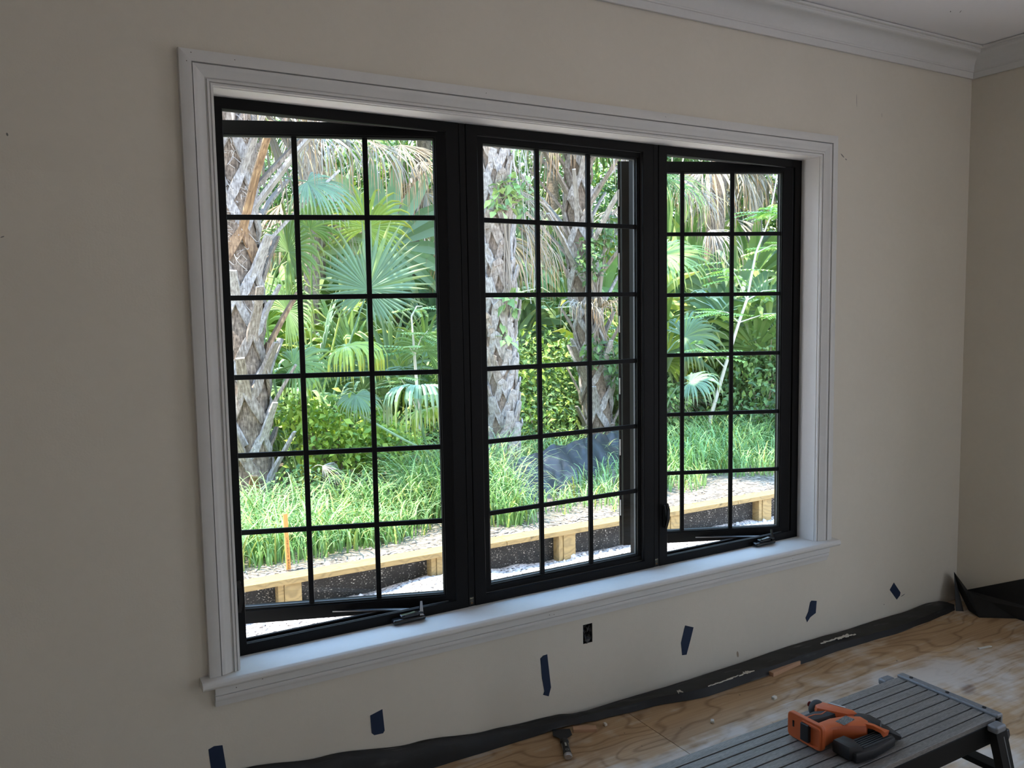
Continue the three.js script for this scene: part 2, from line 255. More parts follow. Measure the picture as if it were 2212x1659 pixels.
// ---------------------------------------------------------------- window
{
  const w = structure('window_1', 'black triple casement window with both outer sashes cranked open', 'window');
  const y0 = 0.497, y1 = 2.272, iy0 = 0.535, iy1 = 2.237, zf = -0.097;
  for (const [x0, x1, a, b] of [[0, 0.852, 0.042, 0.80], [0.879, 1.742, 0.927, 1.687], [1.768, 2.62, 1.814, 2.576]]) {
    const part = mesh('unit_frame', mergeGeometries([frameRing(x0, x1, y0, y1, a, b, iy0, iy1, zf, zf - 0.012, 0.002), frameRing(x0, x1, y0, y1, a - 0.034, b + 0.034, iy0 - 0.03, iy1 + 0.03, zf - 0.012, -0.175, 0)]), M.frame, w);
    mesh('weatherstrip', frameRing(a - 0.002, b + 0.002, iy0 - 0.002, iy1 + 0.002, a + 0.001, b - 0.001, iy0 + 0.0012, iy1 - 0.0012, zf - 0.0135, zf - 0.016, 0), M.seal, part);
    // outer brickmould lip
    mesh('outer_lip', frameRing(x0, x1, y0, y1, a - 0.012, b + 0.012, iy0 - 0.012, iy1 + 0.012, -0.175, -0.188, 0.001), M.frameBrown, part);
  }
  for (const [a, b] of [[0.853, 0.878], [1.743, 1.767]]) mesh('mullion_strip', rbox(b - a, y1 - y0, 0.08, 0.002, (a + b) / 2, (y0 + y1) / 2, zf - 0.042), M.frame, w);
  // maker's label at the foot of each mullion strip
  const cv = document.createElement('canvas'); cv.width = 96; cv.height = 160; const cx = cv.getContext('2d');
  cx.fillStyle = '#0a0a08'; cx.fillRect(0, 0, 96, 160); cx.fillStyle = '#c9c6a4'; cx.font = 'bold 42px sans-serif'; cx.fillText('PGT', 5, 46);
  cx.fillStyle = '#7d7a6a'; for (const y of [62, 80, 98]) cx.fillRect(16, y, 62, 6); cx.fillStyle = '#a3702f'; cx.fillRect(26, 116, 44, 8); cx.fillRect(34, 132, 30, 8);
  const lt = new THREE.CanvasTexture(cv); lt.colorSpace = THREE.SRGBColorSpace; const lm = std({ map: lt, roughness: 0.6 });
  for (const x of [0.8655, 1.755]) { const g = new THREE.PlaneGeometry(0.018, 0.03); g.translate(x, y0 + 0.024, zf - 0.0016); const m = mesh('maker_label', g, lm, w); m.userData.label = 'small black and gold maker label'; }
  // sash: local origin at the lower right glass corner
  function sash(parent, name, gw, gh, ex) {
    const s = new THREE.Group(); s.name = name; parent.add(s);
    const m = ex;                                              // stile width
    mesh('sash_frame', mergeGeometries([
      frameRing(-gw - m, m, -m * 1.05, gh + m * 0.95, -gw - 0.004, 0.004, -0.004, gh + 0.004, 0.016, -0.004, 0.0015),
      frameRing(-gw - m, m, -m * 1.05, gh + m * 0.95, -gw - 0.002, 0.002, -0.002, gh + 0.002, -0.004, -0.046, 0.0015)]), M.frame, s);
    mesh('glazing_bead', frameRing(-gw - 0.006, 0.006, -0.006, gh + 0.006, -gw + 0.0015, -0.0015, 0.0015, gh - 0.0015, 0.012, 0.0025, 0.0012), M.frame, s);
    mesh('spacer', frameRing(-gw - 0.004, 0.004, -0.004, gh + 0.004, -gw + 0.004, -0.004, 0.004, gh - 0.004, -0.003, -0.012, 0), M.seal, s);
    mesh('rail_track', frameRing(-gw - m - 0.008, m + 0.004, -m * 1.05 - 0.006, gh + m * 0.95 + 0.006, -gw - m + 0.006, m - 0.006, -m * 1.05 + 0.006, gh + m * 0.95 - 0.006, -0.02, -0.03, 0.001), M.frameBrown, s);
    const cw = gw / 3, ch = gh / 6, pane = new THREE.PlaneGeometry(cw, ch);
    for (let i = 0; i < 3; i++) for (let j = 0; j < 6; j++) { const p = mesh('pane', pane, M.glass, s); p.position.set(-gw + (i + 0.5) * cw, (j + 0.5) * ch, 0); }
    const vb = rbox(0.0185, gh, 0.014, 0.003), hb = rbox(gw, 0.0178, 0.0128, 0.003);
    for (let i = 1; i < 3; i++) mesh('muntin', vb, M.frame, s).position.set(-gw + i * cw, gh / 2, 0);
    for (let j = 1; j < 6; j++) mesh('muntin', hb, M.frame, s).position.set(-gw / 2, j * ch, 0);
    return s;
  }
  const gh = 1.655, gy = 0.559;
  const L = sash(w, 'casement_sash', 0.722, gh, 0.05); L.position.set(0.768, gy, -0.13); L.rotation.y = -0.347;
  const F = sash(w, 'fixed_sash', 0.713, gh, 0.05); F.position.set(1.672, gy, -0.13);
  const R = sash(w, 'casement_sash', 0.708, gh, 0.05); R.position.set(2.522, gy, -0.13); R.rotation.y = -0.403;
  // white setting blocks along the outside edge of the right-hand sash
  for (let k = 0; k < 6; k++) mesh('keeper', rbox(0.006, 0.075, 0.006, 0.002, -0.708 - 0.05 - 0.005, 0.12 + k * 0.285, -0.012), M.plaster, R);
  // crank operators
  for (const [x, s] of [[0.60, L], [2.375, R]]) {
    const c = mesh('crank_housing', mergeGeometries([rbox(0.125, 0.018, 0.036, 0.008, x, SILL + 0.0115, -0.078, 3), rbox(0.085, 0.014, 0.026, 0.006, x + 0.012, SILL + 0.0235, -0.081, 3)]), M.gloss, w);
    const gb = new GB(); strap(gb, [V(x + 0.045, SILL + 0.02, -0.066), V(x + 0.047, SILL + 0.045, -0.072), V(x + 0.05, SILL + 0.068, -0.078)], [0.014, 0.012, 0.008], [0.007, 0.007, 0.005], ZD); mesh('crank_handle', gb.build(), M.gloss, c);
    const gc = new GB(); strap(gc, [V(x - 0.02, SILL + 0.03, -0.07), V(x + 0.02, SILL + 0.036, -0.066), V(x + 0.05, SILL + 0.03, -0.066)], [0.01, 0.014, 0.012], [0.006, 0.006, 0.006], UP); mesh('folded_knob', gc.build(), M.gloss, c);
    const th = -s.rotation.y, end = V(s.position.x - 0.5 * Math.cos(th), 0.527, -0.14 - 0.5 * Math.sin(th));
    const ga = new GB(); strap(ga, [V(x + 0.02, 0.529, -0.12), V(x - 0.06, 0.529, -0.17), end], [0.018, 0.018, 0.016], [0.004, 0.004, 0.004], UP); mesh('operator_arm', ga.build(), M.metal, w);
  }
  // lever locks on the free jambs
  for (const [x, y] of [[1.796, 0.715], [0.022, 0.7]]) {
    const c = mesh('lock_plate', rbox(0.018, 0.10, 0.008, 0.004, x, y, zf + 0.004, 3), M.gloss, w);
    const gb = new GB(); strap(gb, [V(x - 0.002, y - 0.05, zf + 0.012), V(x + 0.004, y - 0.01, zf + 0.02), V(x + 0.002, y + 0.03, zf + 0.024), V(x - 0.004, y + 0.058, zf + 0.022)], [0.012, 0.014, 0.014, 0.012], [0.006, 0.008, 0.007, 0.005], ZD); mesh('lock_lever', gb.build(), M.gloss, c);
  }
}
// ---------------------------------------------------------------- outdoor materials
const leafMat = (r, g, b, t = 0.35) => new THREE.MeshPhysicalMaterial({ color: lin(r, g, b), vertexColors: true, transmission: t, thickness: 0, roughness: 0.62, side: THREE.DoubleSide });
const LM = { green: leafMat(0.2, 0.33, 0.085), blue: leafMat(0.22, 0.35, 0.2), yellow: leafMat(0.38, 0.5, 0.09, 0.42), dead: leafMat(0.36, 0.28, 0.19, 0.2), deadGrey: leafMat(0.42, 0.37, 0.31, 0.15), dark: leafMat(0.16, 0.26, 0.1), grass: leafMat(0.27, 0.44, 0.12, 0.4), any: leafMat(1, 1, 1, 0.38), wood: std({ vertexColors: true, roughness: 0.9 }) };
const barkTex = (seed, a, b) => texture(256, 256, (u, v) => { const n = clamp(0.5 + fbm(u * 40, v * 7, seed, 4) * 1.1 + fbm(u * 12, v * 12, seed + 4, 3) * 0.7), k = fbm(u * 30, v * 30, seed + 9, 2) > 0.3 ? 0.72 : 1; return [0, 1, 2].map((i) => mix(a[i], b[i], n) * k); }, true, [2.2, 2.2]);
const BK = [[[106, 92, 80], [186, 172, 158]], [[122, 113, 106], [204, 195, 187]], [[110, 84, 64], [190, 156, 120]]].map(([a, b], i) => { const t = barkTex(3 + i * 11, a, b); return std({ map: t, roughness: 0.9, bumpMap: t, bumpScale: 0.006 }); });
const fibreMat = (() => { const t = barkTex(77, [84, 70, 58], [170, 150, 130]); return std({ map: t, roughness: 0.95, bumpMap: t, bumpScale: 0.01 }); })();
const GY = -0.46, UY = -0.18;

// ---------------------------------------------------------------- ground outside
function groundPatch(x0, x1, z0, z1, nx, nz, hf) {
  const g = new THREE.PlaneGeometry(x1 - x0, z1 - z0, nx, nz); g.rotateX(-PI / 2); g.translate((x0 + x1) / 2, 0, (z0 + z1) / 2);
  const p = g.attributes.position, uv = g.attributes.uv; for (let i = 0; i < p.count; i++) { p.setY(i, hf(p.getX(i), p.getZ(i))); uv.setXY(i, p.getX(i), p.getZ(i)); } g.computeVertexNormals(); return g;
}
const gravelH = (x, z) => GY + 0.05 * fbm(x * 1.1, z * 1.3, 4, 3) + 0.03 * fbm(x * 6, z * 6, 8, 3) + (z < -2.2 ? 0.06 * sm(-2.2, -2.85, z) : 0) + 0.07 * Math.exp(-(((x - 1.95) / 0.35) ** 2) - ((z + 2.75) / 0.3) ** 2);
const soilH = (x, z) => UY + 0.03 * fbm(x * 1.3, z * 1.3, 2, 3) + 0.018 * fbm(x * 8, z * 8, 5, 3);
{
  const gravelTex = texture(512, 512, (u, v) => { const n = fbm(u * 48, v * 48, 1, 3), m = fbm(u * 9, v * 9, 3, 3); let k = 208 + n * 100 + m * 40; if (n < -0.2) k -= 90; return [k, k * 0.93, k * 0.885]; }, true, [0.9, 0.9]);
  const soilTex = texture(512, 512, (u, v) => { const n = fbm(u * 40, v * 40, 11, 3), m = fbm(u * 7, v * 9, 13, 3), s = fbm(u * 14, v * 90, 17, 3); const k = 128 + n * 100 + m * 60 + (s > 0.25 ? 46 : 0); return [k, k * 0.9, k * 0.79]; }, true, [0.8, 0.8]);
  const yard = structure('ground', 'pale crushed-stone yard between house and retaining wall', 'ground');
  mesh('gravel_bed', groundPatch(-4, 9, -2.95, 0, 260, 80, gravelH), std({ map: gravelTex, roughness: 0.95, bumpMap: gravelTex, bumpScale: 0.012 }), yard);
  mesh('yard_plain', metreUV(mergeGeometries([box(-40, 50, GY - 0.5, GY - 0.08, 0, 45), box(-40, -3.9, GY - 0.5, GY - 0.03, -2.95, 0), box(8.9, 50, GY - 0.5, GY - 0.03, -2.95, 0)])), std({ map: gravelTex, roughness: 0.95 }), yard);
  const bank = structure('ground_001', 'raised soil bank behind the retaining wall', 'ground');
  mesh('soil_surface', groundPatch(-2, 16, -12, -2.96, 300, 150, soilH), std({ map: soilTex, roughness: 0.95, bumpMap: soilTex, bumpScale: 0.012 }), bank);
  mesh('woodland_floor', metreUV(mergeGeometries([box(-40, 50, UY - 0.6, UY - 0.04, -60, -11.9), box(-40, -1.9, UY - 0.6, UY - 0.04, -11.9, -2.96), box(15.9, 50, UY - 0.6, UY - 0.04, -11.9, -2.96)])), std({ map: soilTex, roughness: 0.95 }), bank);
  // loose stones
  const r = rng(5), gb = new GB(), ico = new THREE.IcosahedronGeometry(1, 0).toNonIndexed().attributes.position;
  const stone = (x, y, z, s, c) => { gb.col = c; const e = new THREE.Euler(r() * 6, r() * 6, r() * 6), k = V(0.7 + r() * 0.6, 0.5 + r() * 0.4, 0.7 + r() * 0.6); for (let i = 0; i < ico.count; i++) gb.v(V(ico.getX(i), ico.getY(i), ico.getZ(i)).multiply(k).applyEuler(e).multiplyScalar(s).add(V(x, y, z))); };
  for (let i = 0; i < 5200; i++) { const x = -0.6 + r() * 8, z = -2.88 + r() * 2.2, s = 0.006 + 0.022 * r() ** 4, k = 0.42 + r() * 0.26; stone(x, gravelH(x, z) + s * 0.2, z, s, [k, k * 0.93, k * 0.86]); }
  stuff(mesh('loose_gravel', gb.build(), std({ vertexColors: true, roughness: 0.95 }), yard));
  const gs = new GB(); // litter on the bank: clods, bark chips, straw
  for (let i = 0; i < 2600; i++) {
    const x = -0.4 + r() * 10, z = -3.02 - r() ** 2 * 3.4, a = r() * PI, l = 0.02 + 0.09 * r() * r(), k = 0.18 + r() * 0.4, y = soilH(x, z) + 0.006; gs.col = [k, k * 0.88, k * 0.75];
    const d = V(Math.cos(a), (r() - 0.3) * 0.3, Math.sin(a)).multiplyScalar(l / 2), c = V(x, y, z); strap(gs, [c.clone().sub(d), c.clone().add(d)], [0.006 + r() * 0.012, 0.004 + r() * 0.01], [0.004, 0.003], UP);
  }
  stuff(mesh('leaf_litter', gs.build(), LM.wood, bank));
}
// ---------------------------------------------------------------- retaining wall
{
  const pine = (seed) => { const t = texture(512, 128, (u, v) => { const y = v * 3, k = Math.sin((y * 7 + fbm(u * 3, v * 4, seed, 3) * 6) * 2 * PI), n = fbm(u * 6, v * 60, seed + 3, 3); let q = 1 - 0.14 * Math.pow(0.5 + 0.5 * k, 3) + n * 0.12; const kn = fbm(u * 7, v * 5, seed + 7, 2); if (kn > 0.4) q *= 0.75; return [158 * q, 134 * q, 88 * q]; }); return std({ map: t, roughness: 0.8 }); };
  const P = [pine(2), pine(21), pine(43)];
  const tar = std({ map: texture(512, 256, (u, v) => { let k = 34 + fbm(u * 9, v * 9, 4, 3) * 20; const d = fbm(u * 110, v * 90, 7, 2) + 0.25 * fbm(u * 30, v * 4, 9, 2); if (d > 0.14) k += (d - 0.14) * 700; return [k, k * 0.96, k * 0.9]; }, true, [0.6, 1.4]), roughness: 0.8 });
  const t = thing('retaining_wall', 'low timber retaining wall with pale cap boards and black boarding', 'retaining wall', [0, 0, -2.9]);
  const top = -0.158;
  for (const [a, b, i] of [[-2.6, 0.12, 0], [0.124, 2.56, 1], [2.564, 5.0, 2], [5.004, 8.2, 0]]) mesh('cap_board', metreUV(rbox(b - a, 0.04, 0.15, 0.004, (a + b) / 2, top - 0.02, -0.015), 1, a), P[i], t);
  for (let k = 0; k < 9; k++) {
    const x = -1.35 + k * 1.12; mesh('post', metreUV(rbox(0.115, 0.62, 0.085, 0.004, x + 0.02, top - 0.04 - 0.31, 0.005), 1, k * 0.37), P[k % 3], t);
    mesh('post', metreUV(rbox(0.04, 0.62, 0.1, 0.003, x - 0.06, top - 0.04 - 0.31, -0.01), 1, k * 0.61), P[(k + 1) % 3], t);
  }
  for (const [a, b] of [[-2.6, 0.9], [0.904, 4.4], [4.404, 8.2]]) for (const [y0, y1] of [[-0.45, -0.2], [-0.71, -0.452]]) mesh('black_board', metreUV(box(a, b, y0, y1, -0.075, -0.042), 1, a), tar, t);
}
// survey stake
{
  const cv = document.createElement('canvas'); cv.width = 64; cv.height = 768; const c = cv.getContext('2d'); c.fillStyle = '#e09a52'; c.fillRect(0, 0, 64, 768);
  const r = rng(3); for (let i = 0; i < 300; i++) { c.fillStyle = r() < 0.5 ? 'rgba(180,110,50,0.25)' : 'rgba(245,190,120,0.25)'; c.fillRect(r() * 64, r() * 700, 1.5, 60 + r() * 200); }
  c.fillStyle = '#5a3516'; c.font = 'bold 40px sans-serif'; c.textAlign = 'center'; 'CONCRETE'.split('').forEach((ch, i) => c.fillText(ch, 32, 330 + i * 33)); 'WALL'.split('').forEach((ch, i) => c.fillText(ch, 32, 612 + i * 33)); c.fillText("1'", 32, 220);
  const tx = new THREE.CanvasTexture(cv); tx.colorSpace = THREE.SRGBColorSpace;
  const t = thing('survey_stake', 'orange wooden survey stake with handwritten lettering behind the cap boards', 'stake', [0.945, -0.2, -3.09]); t.rotation.set(0.02, 0.1, 0.03);
  mesh('stake_body', rbox(0.03, 0.43, 0.016, 0.002, 0, 0.215, 0), std({ color: lin(0.62, 0.32, 0.1), roughness: 0.85 }), t);
  const g = new THREE.PlaneGeometry(0.027, 0.42); g.translate(0, 0.215, 0.0086); mesh('lettered_face', g, std({ map: tx, roughness: 0.85 }), t);
}
// ---------------------------------------------------------------- plants: fan leaves and fronds
const GRAV = V(0, -1, 0);
function fan(gb, { R = 0.6, n = 28, spread = 4.6, droop = 0.4, fuse = 0.45, o = V(0, 0, 0), ax = V(0, 1, 0), nm = V(0, 0, 1), seed = 1, nT = 6, tint = 0, cup = 0.1, ragged = 0.05 }) {
  const r = rng(seed), bx = ax.clone().cross(nm).normalize(), dl = spread / (n - 1) / 2;
  for (let k = 0; k < n; k++) {
    const a = (k / (n - 1) - 0.5) * spread + (r() - 0.5) * ragged, L = R * (0.76 + 0.24 * Math.cos(a * 0.8)) * (0.92 + r() * 0.12) * (r() < ragged ? 0.7 : 1);
    const d0 = ax.clone().multiplyScalar(Math.cos(a)).addScaledVector(bx, Math.sin(a)).addScaledVector(nm, cup * (0.5 + 0.5 * Math.cos(a)) + (r() - 0.5) * ragged).normalize();
    const dr = droop * (0.7 + r() * 0.6), q = 0.8 + r() * 0.35, yel = r() < 0.12 ? 0.25 : 0, base = [q * (1 + yel + tint), q * (1 + yel * 0.5), q * (1 - yel)];
    let p = o.clone(), prev = null;
    for (let i = 0; i <= nT; i++) {
      const t = i / nT, b = clamp(dr * Math.pow(clamp((t - 0.22) / 0.78), 1.4) * 1.1, 0, 0.96), dir = d0.clone().lerp(GRAV, b).normalize();
      if (i) p = p.clone().addScaledVector(dir, L / nT);
      const side = dir.clone().cross(nm); if (side.lengthSq() < 1e-4) side.copy(bx); side.normalize(); const up = side.clone().cross(dir).normalize();
      const wf = L * fuse * Math.tan(dl) * 1.04, w = t < fuse ? L * t * Math.tan(dl) * 1.04 + 0.001 : wf * (1 - Math.pow((t - fuse) / (1 - fuse), 1.5)) + 0.0006;
      const row = [p.clone().addScaledVector(side, -w), p.clone().addScaledVector(up, w * 0.55), p.clone().addScaledVector(side, w)];
      gb.col = base.map((c, j) => c * (t > 0.85 ? [1.25, 1.0, 0.8][j] : 1));
      if (prev) { gb.quad(prev[0], prev[1], row[1], row[0]); gb.quad(prev[1], prev[2], row[2], row[1]); }
      prev = row;
    }
  }
}
function petiole(gb, a, c, b, w0 = 0.03, w1 = 0.012, col = [1, 1, 0.9]) {
  gb.col = col; const pts = []; for (let i = 0; i <= 7; i++) { const t = i / 7; pts.push(V(0, 0, 0).addScaledVector(a, (1 - t) ** 2).addScaledVector(c, 2 * t * (1 - t)).addScaledVector(b, t * t)); }
  tube(gb, pts, pts.map((_, i) => mix(w0, w1, i / 7) / 2), 5); return pts;
}
// frond growing from the origin towards +x at elevation e
function frondGeo({ e = 0.8, Lp = 0.8, R = 0.6, sag = 0.15, hi = true, seed = 1, ...o }) {
  const gb = new GB(), d = V(Math.cos(e), Math.sin(e), 0), end = d.clone().multiplyScalar(Lp).add(V(0, -sag * Lp, 0)), ctl = d.clone().multiplyScalar(Lp * 0.55);
  petiole(gb, V(0, 0, 0), ctl, end); const ax = end.clone().sub(ctl).normalize(), side = V(0, 0, 1), nm = side.clone().cross(ax).normalize();
  fan(gb, { R, n: hi ? 26 : 16, nT: hi ? 6 : 4, o: end, ax, nm, seed, ...o }); return gb.build();
}
const FRONDS = [], LOW = [];
for (let k = 0; k < 10; k++) { const e = [1.35, 1.1, 0.85, 0.6, 0.3][k % 5]; for (const hi of [true, false]) (hi ? FRONDS : LOW).push(frondGeo({ e, Lp: 0.85 + (k % 3) * 0.12, R: 0.62, sag: 0.16, droop: [0.35, 0.45, 0.55, 0.7, 0.85][k % 5], spread: 4.2 + (k % 2) * 0.8, hi, seed: 100 + k })); }
const DEADF = [0, 1, 2, 3].map((k) => frondGeo({ e: -0.7 - k * 0.15, Lp: 0.5, R: 0.75, sag: 0.5, droop: 1.0, spread: 2.6, seed: 300 + k, ragged: 0.3, cup: 0.25, fuse: 0.3 }));
function palmetto(label, [x, z], n, s, mat, seed, low, group, y = UY) {
  const t = thing('palmetto_clump', label, 'palmetto', [x, y, z], 0, group), r = rng(seed), G = low ? LOW : FRONDS;
  for (let k = 0; k < n; k++) { const m = mesh('frond', G[Math.floor(r() * 10)], mat[Math.floor(r() * mat.length)], t); m.rotation.y = k * 2.4 + r() * 0.6; const q = s * (0.75 + r() * 0.45); m.scale.set(q, q * (0.95 + r() * 0.2), q); m.position.set((r() - 0.5) * 0.35 * s, 0.02 + r() * 0.2 * s, (r() - 0.5) * 0.35 * s); }
  return t;
}
// ---------------------------------------------------------------- palm trunks
function bootGeo({ w = 0.12, stub = 0.26, out = 0.13, th = 0.024, seed = 1, sw = 0.085 }) {
  const gb = new GB(), r = rng(seed), j = () => (r() - 0.5) * 0.02;
  for (const s of [-1, 1]) strap(gb, [V(s * w, -0.03, -0.035), V(s * w * 0.72, 0.06, 0.004 + j()), V(s * w * 0.36, 0.145, 0.018 + j()), V(s * 0.008, 0.215, 0.032)], [0.055, 0.078, 0.072, 0.055], [th * 0.7, th, th, th], V(s * 0.35, 0, 1));
  if (stub > 0) strap(gb, [V(0, 0.16, 0.02), V(j(), 0.23, 0.04), V(j(), 0.2 + stub * 0.55, 0.04 + out * 0.5), V(j() * 2, 0.2 + stub, 0.04 + out)], [sw * 1.25, sw * 1.1, sw * 0.9, sw * 0.72], [th * 1.1, th * 1.2, th * 1.1, th * 0.8], ZD);
  return metreUV(gb.build(0.5));
}
const BOOTS = { jack: [0, 1, 2, 3].map((k) => bootGeo({ seed: k + 1, stub: 0.2 + k * 0.07, out: 0.1 + k * 0.035 })), flat: [0, 1, 2].map((k) => bootGeo({ seed: k + 11, w: 0.085, stub: 0.06 + k * 0.04, out: 0.012, th: 0.018, sw: 0.1 })), long: [0, 1, 2].map((k) => bootGeo({ seed: k + 21, stub: 0.42 + k * 0.13, out: 0.34 + k * 0.17, sw: 0.055 })) };
function trunkAt(path, y) { for (let i = 0; i + 1 < path.length; i++) if (y <= path[i + 1].y || i + 2 === path.length) { const t = (y - path[i].y) / (path[i + 1].y - path[i].y); return path[i].clone().lerp(path[i + 1], t); } }
function palm(label, pos, path, r0, r1, style, seed, { dens = 9, crown = 12, skirt = 4, mats = BK, y0 = 0, crownMat = [LM.green, LM.blue], tone = fibreMat, longFrom = 99, ringed } = {}) {
  const t = thing('cabbage_palm', label, 'palm tree', pos), r = rng(seed), top = path.at(-1).y, gb = new GB(), K = 14, n = Math.ceil(top / (ringed ? 0.03 : 0.1));
  const rings = []; for (let i = 0; i <= n; i++) { const y = i / n * top, c = trunkAt(path, y), rad = mix(r0, r1, y / top) * (i < 2 && !ringed ? 1.1 : 1) * (ringed ? (i % 2 ? 1.03 : 0.98) : 1); rings.push(Array.from({ length: K }, (_, k) => { const a = k / K * 2 * PI, q = rad * (1 + 0.12 * fbm(Math.cos(a) * 2 + seed, y * 6, Math.sin(a) * 2, 2)); return V(c.x + Math.cos(a) * q, y - (i ? 0 : 0.15), c.z + Math.sin(a) * q); })); }
  for (let i = 0; i < n; i++) for (let k = 0; k < K; k++) { const j = (k + 1) % K; gb.quad(rings[i][k], rings[i + 1][k], rings[i + 1][j], rings[i][j]); }
  mesh('trunk', metreUV(gb.build(0.8)), tone, t);
  if (style) {
    const nb = Math.floor(top * dens);
    for (let i = 0; i < nb; i++) {
      const y = y0 + i / nb * (top - y0), a = i * 2.39996 + (r() - 0.5) * 0.25, set = BOOTS[y > longFrom ? 'long' : style], c = trunkAt(path, y), rad = mix(r0, r1, y / top) * 0.97;
      const m = mesh('leaf_base', set[Math.floor(r() * set.length)], mats[Math.floor(r() * mats.length)], t); m.position.set(c.x + Math.sin(a) * rad, y, c.z + Math.cos(a) * rad); m.rotation.set((r() - 0.5) * 0.12, a, (r() - 0.5) * 0.2, 'YXZ'); m.scale.setScalar(0.85 + r() * 0.35);
    }
  }
  const head = trunkAt(path, top);
  for (let k = 0; k < crown; k++) { const m = mesh('frond', (crown > 14 ? FRONDS : LOW)[Math.floor(r() * 10)], crownMat[Math.floor(r() * crownMat.length)], t); m.position.copy(head).add(V(0, -0.1 + r() * 0.3, 0)); m.rotation.y = k * 2.4; m.scale.setScalar(1.15 + r() * 0.4); }
  for (let k = 0; k < skirt; k++) { const m = mesh('dead_frond', DEADF[Math.floor(r() * 4)], r() < 0.5 ? LM.dead : LM.deadGrey, t); m.position.copy(head).add(V(0, -0.15 - r() * 0.4, 0)); m.rotation.y = k * 2.4 + r(); m.scale.setScalar(1.0 + r() * 0.5); }
  return t;
}
function heroFrond(t, base, o, ax, nm, R, opt, mat, w = 0.03, name = 'frond') {
  const gb = new GB(), off = t.position, b = base.clone().sub(off), e = o.clone().sub(off); ax = ax.clone().normalize(); nm = nm.clone().addScaledVector(ax, -nm.dot(ax)).normalize();
  petiole(gb, b, e.clone().addScaledVector(ax, -0.35 * b.distanceTo(e)), e, w, w * 0.5); fan(gb, { R, o: e, ax, nm, n: 34, nT: 7, ...opt });
  return mesh(name, gb.build(), mat, t);
}
const toCam = (p) => V(-0.4957, 1.5989, 2.6011).sub(p).normalize();
{
  // the three big trunks
  const A = palm('cabbage palm trunk thick with crossed grey leaf bases behind the left-hand sash', [1.127, UY, -5.03], [V(0, 0, 0), V(-0.02, 1.3, 0), V(-0.045, 2.5, 0), V(-0.1, 5.2, 0)], 0.2, 0.17, 'jack', 7, { dens: 15, crown: 12, longFrom: 2.1, skirt: 6, mats: [BK[0], BK[1], BK[1], BK[0], BK[2]] });
  const r = rng(71), gb = new GB(); // fibre mat
  for (let k = 0; k < 420; k++) { const y = 1.9 + r() * 1.9, a = r() * 2 * PI, p = V(Math.sin(a) * 0.21 - 0.06, y, Math.cos(a) * 0.21); const q = [p]; for (let i = 1; i < 5; i++) q.push(q[i - 1].clone().add(V((r() - 0.5) * 0.12, (r() - 0.6) * 0.1, (r() - 0.4) * 0.07))); const c = 0.5 + r() * 0.3; gb.col = [c, c * 0.9, c * 0.82]; for (let i = 0; i < 4; i++) { const s = V(0.0022, 0.0012, 0.0015); gb.quad(q[i].clone().sub(s), q[i + 1].clone().sub(s), q[i + 1].clone().add(s), q[i].clone().add(s)); } }
  stuff(mesh('fibre_mat', gb.build(), LM.any, A));
  palm('cabbage palm with flaky weathered trunk seen in the left column of the fixed middle pane', [3.687, UY, -4.9], [V(0, 0, 0), V(-0.017, 1.65, 0), V(-0.042, 3.06, 0), V(-0.06, 5.6, 0)], 0.155, 0.145, 'flat', 19, { dens: 30, crown: 15, mats: [BK[0], BK[1], BK[1]], skirt: 6 });
  palm('cabbage palm bristling with long cut stalks behind the right part of the middle pane', [5.604, UY, -5.82], [V(0, 0, 0), V(-0.06, 0.74, 0), V(-0.18, 1.72, 0), V(-0.29, 2.62, 0), V(-0.3, 5.4, 0)], 0.175, 0.13, 'jack', 29, { dens: 15, crown: 12, longFrom: 1.9, skirt: 10, mats: [BK[0], BK[1], BK[0]] });
  // slender and distant trunks
  palm('slender curved ringed palm trunk at the top right of the left-hand sash', [4.62, UY, -10.5], [V(0, 0, 0), V(0.25, 1.45, 0), V(0.53, 3.0, 0), V(0.65, 3.7, 0), V(0.8, 5.0, 0)], 0.12, 0.125, null, 37, { ringed: true, crown: 12, skirt: 7 });
  palm('dark brown trunk leaning left behind the right-hand sash', [8.5, UY, -7.1], [V(0, 0, 0), V(0.2, 2.1, -0.05), V(0.38, 3.1, -0.1), V(0.6, 5.2, -0.2)], 0.15, 0.13, null, 41, { crown: 12, skirt: 7 });
  palm('grey trunk behind the thin leafy sapling in the right-hand sash', [11.5, UY, -9.0], [V(0, 0, 0), V(0.12, 2.3, -0.05), V(0.25, 4.0, -0.1), V(0.3, 5.6, -0.1)], 0.15, 0.13, null, 43, { crown: 12, skirt: 6, tone: BK[1] });
  palm('pale distant trunk left of the big fan leaf', [2.9, UY, -9.25], [V(0, 0, 0), V(0.07, 1.6, 0), V(0.12, 2.6, 0), V(0.16, 4.6, 0)], 0.12, 0.11, null, 47, { crown: 12, skirt: 7, tone: BK[0] });
  palm('dim trunk hung with brown thatch right of the flaky palm', [5.4, UY, -8.6], [V(0, 0, 0), V(0.05, 3, 0), V(0.1, 4.2, 0)], 0.13, 0.12, null, 53, { crown: 12, skirt: 9 });
  // the young palm whose fans fill the left-hand sash
  const Y = thing('young_fan_palm', 'young palm with the large flat fan leaf in the left-hand sash', 'palm tree', [1.75, UY, -5.5]);
  const b = V(1.75, UY, -5.5), F = (p, ax, nm, R, o, m, w) => heroFrond(Y, b, p, ax, nm, R, o, m, w);
  F(V(2.498, 1.855, -5.551), V(0.35, 0.9, 0.1), toCam(V(2.498, 1.855, -5.551)).add(V(0, 0.25, 0)), 0.74, { spread: 5.6, droop: 0.12, seed: 501, n: 46, fuse: 0.5, cup: 0.05 }, LM.blue);
  F(V(1.967, 1.304, -4.76), V(0.8, 0.1, 0.35), V(0, 1, 0.12), 0.62, { spread: 4.2, droop: 1.5, seed: 502, n: 40 }, LM.yellow);
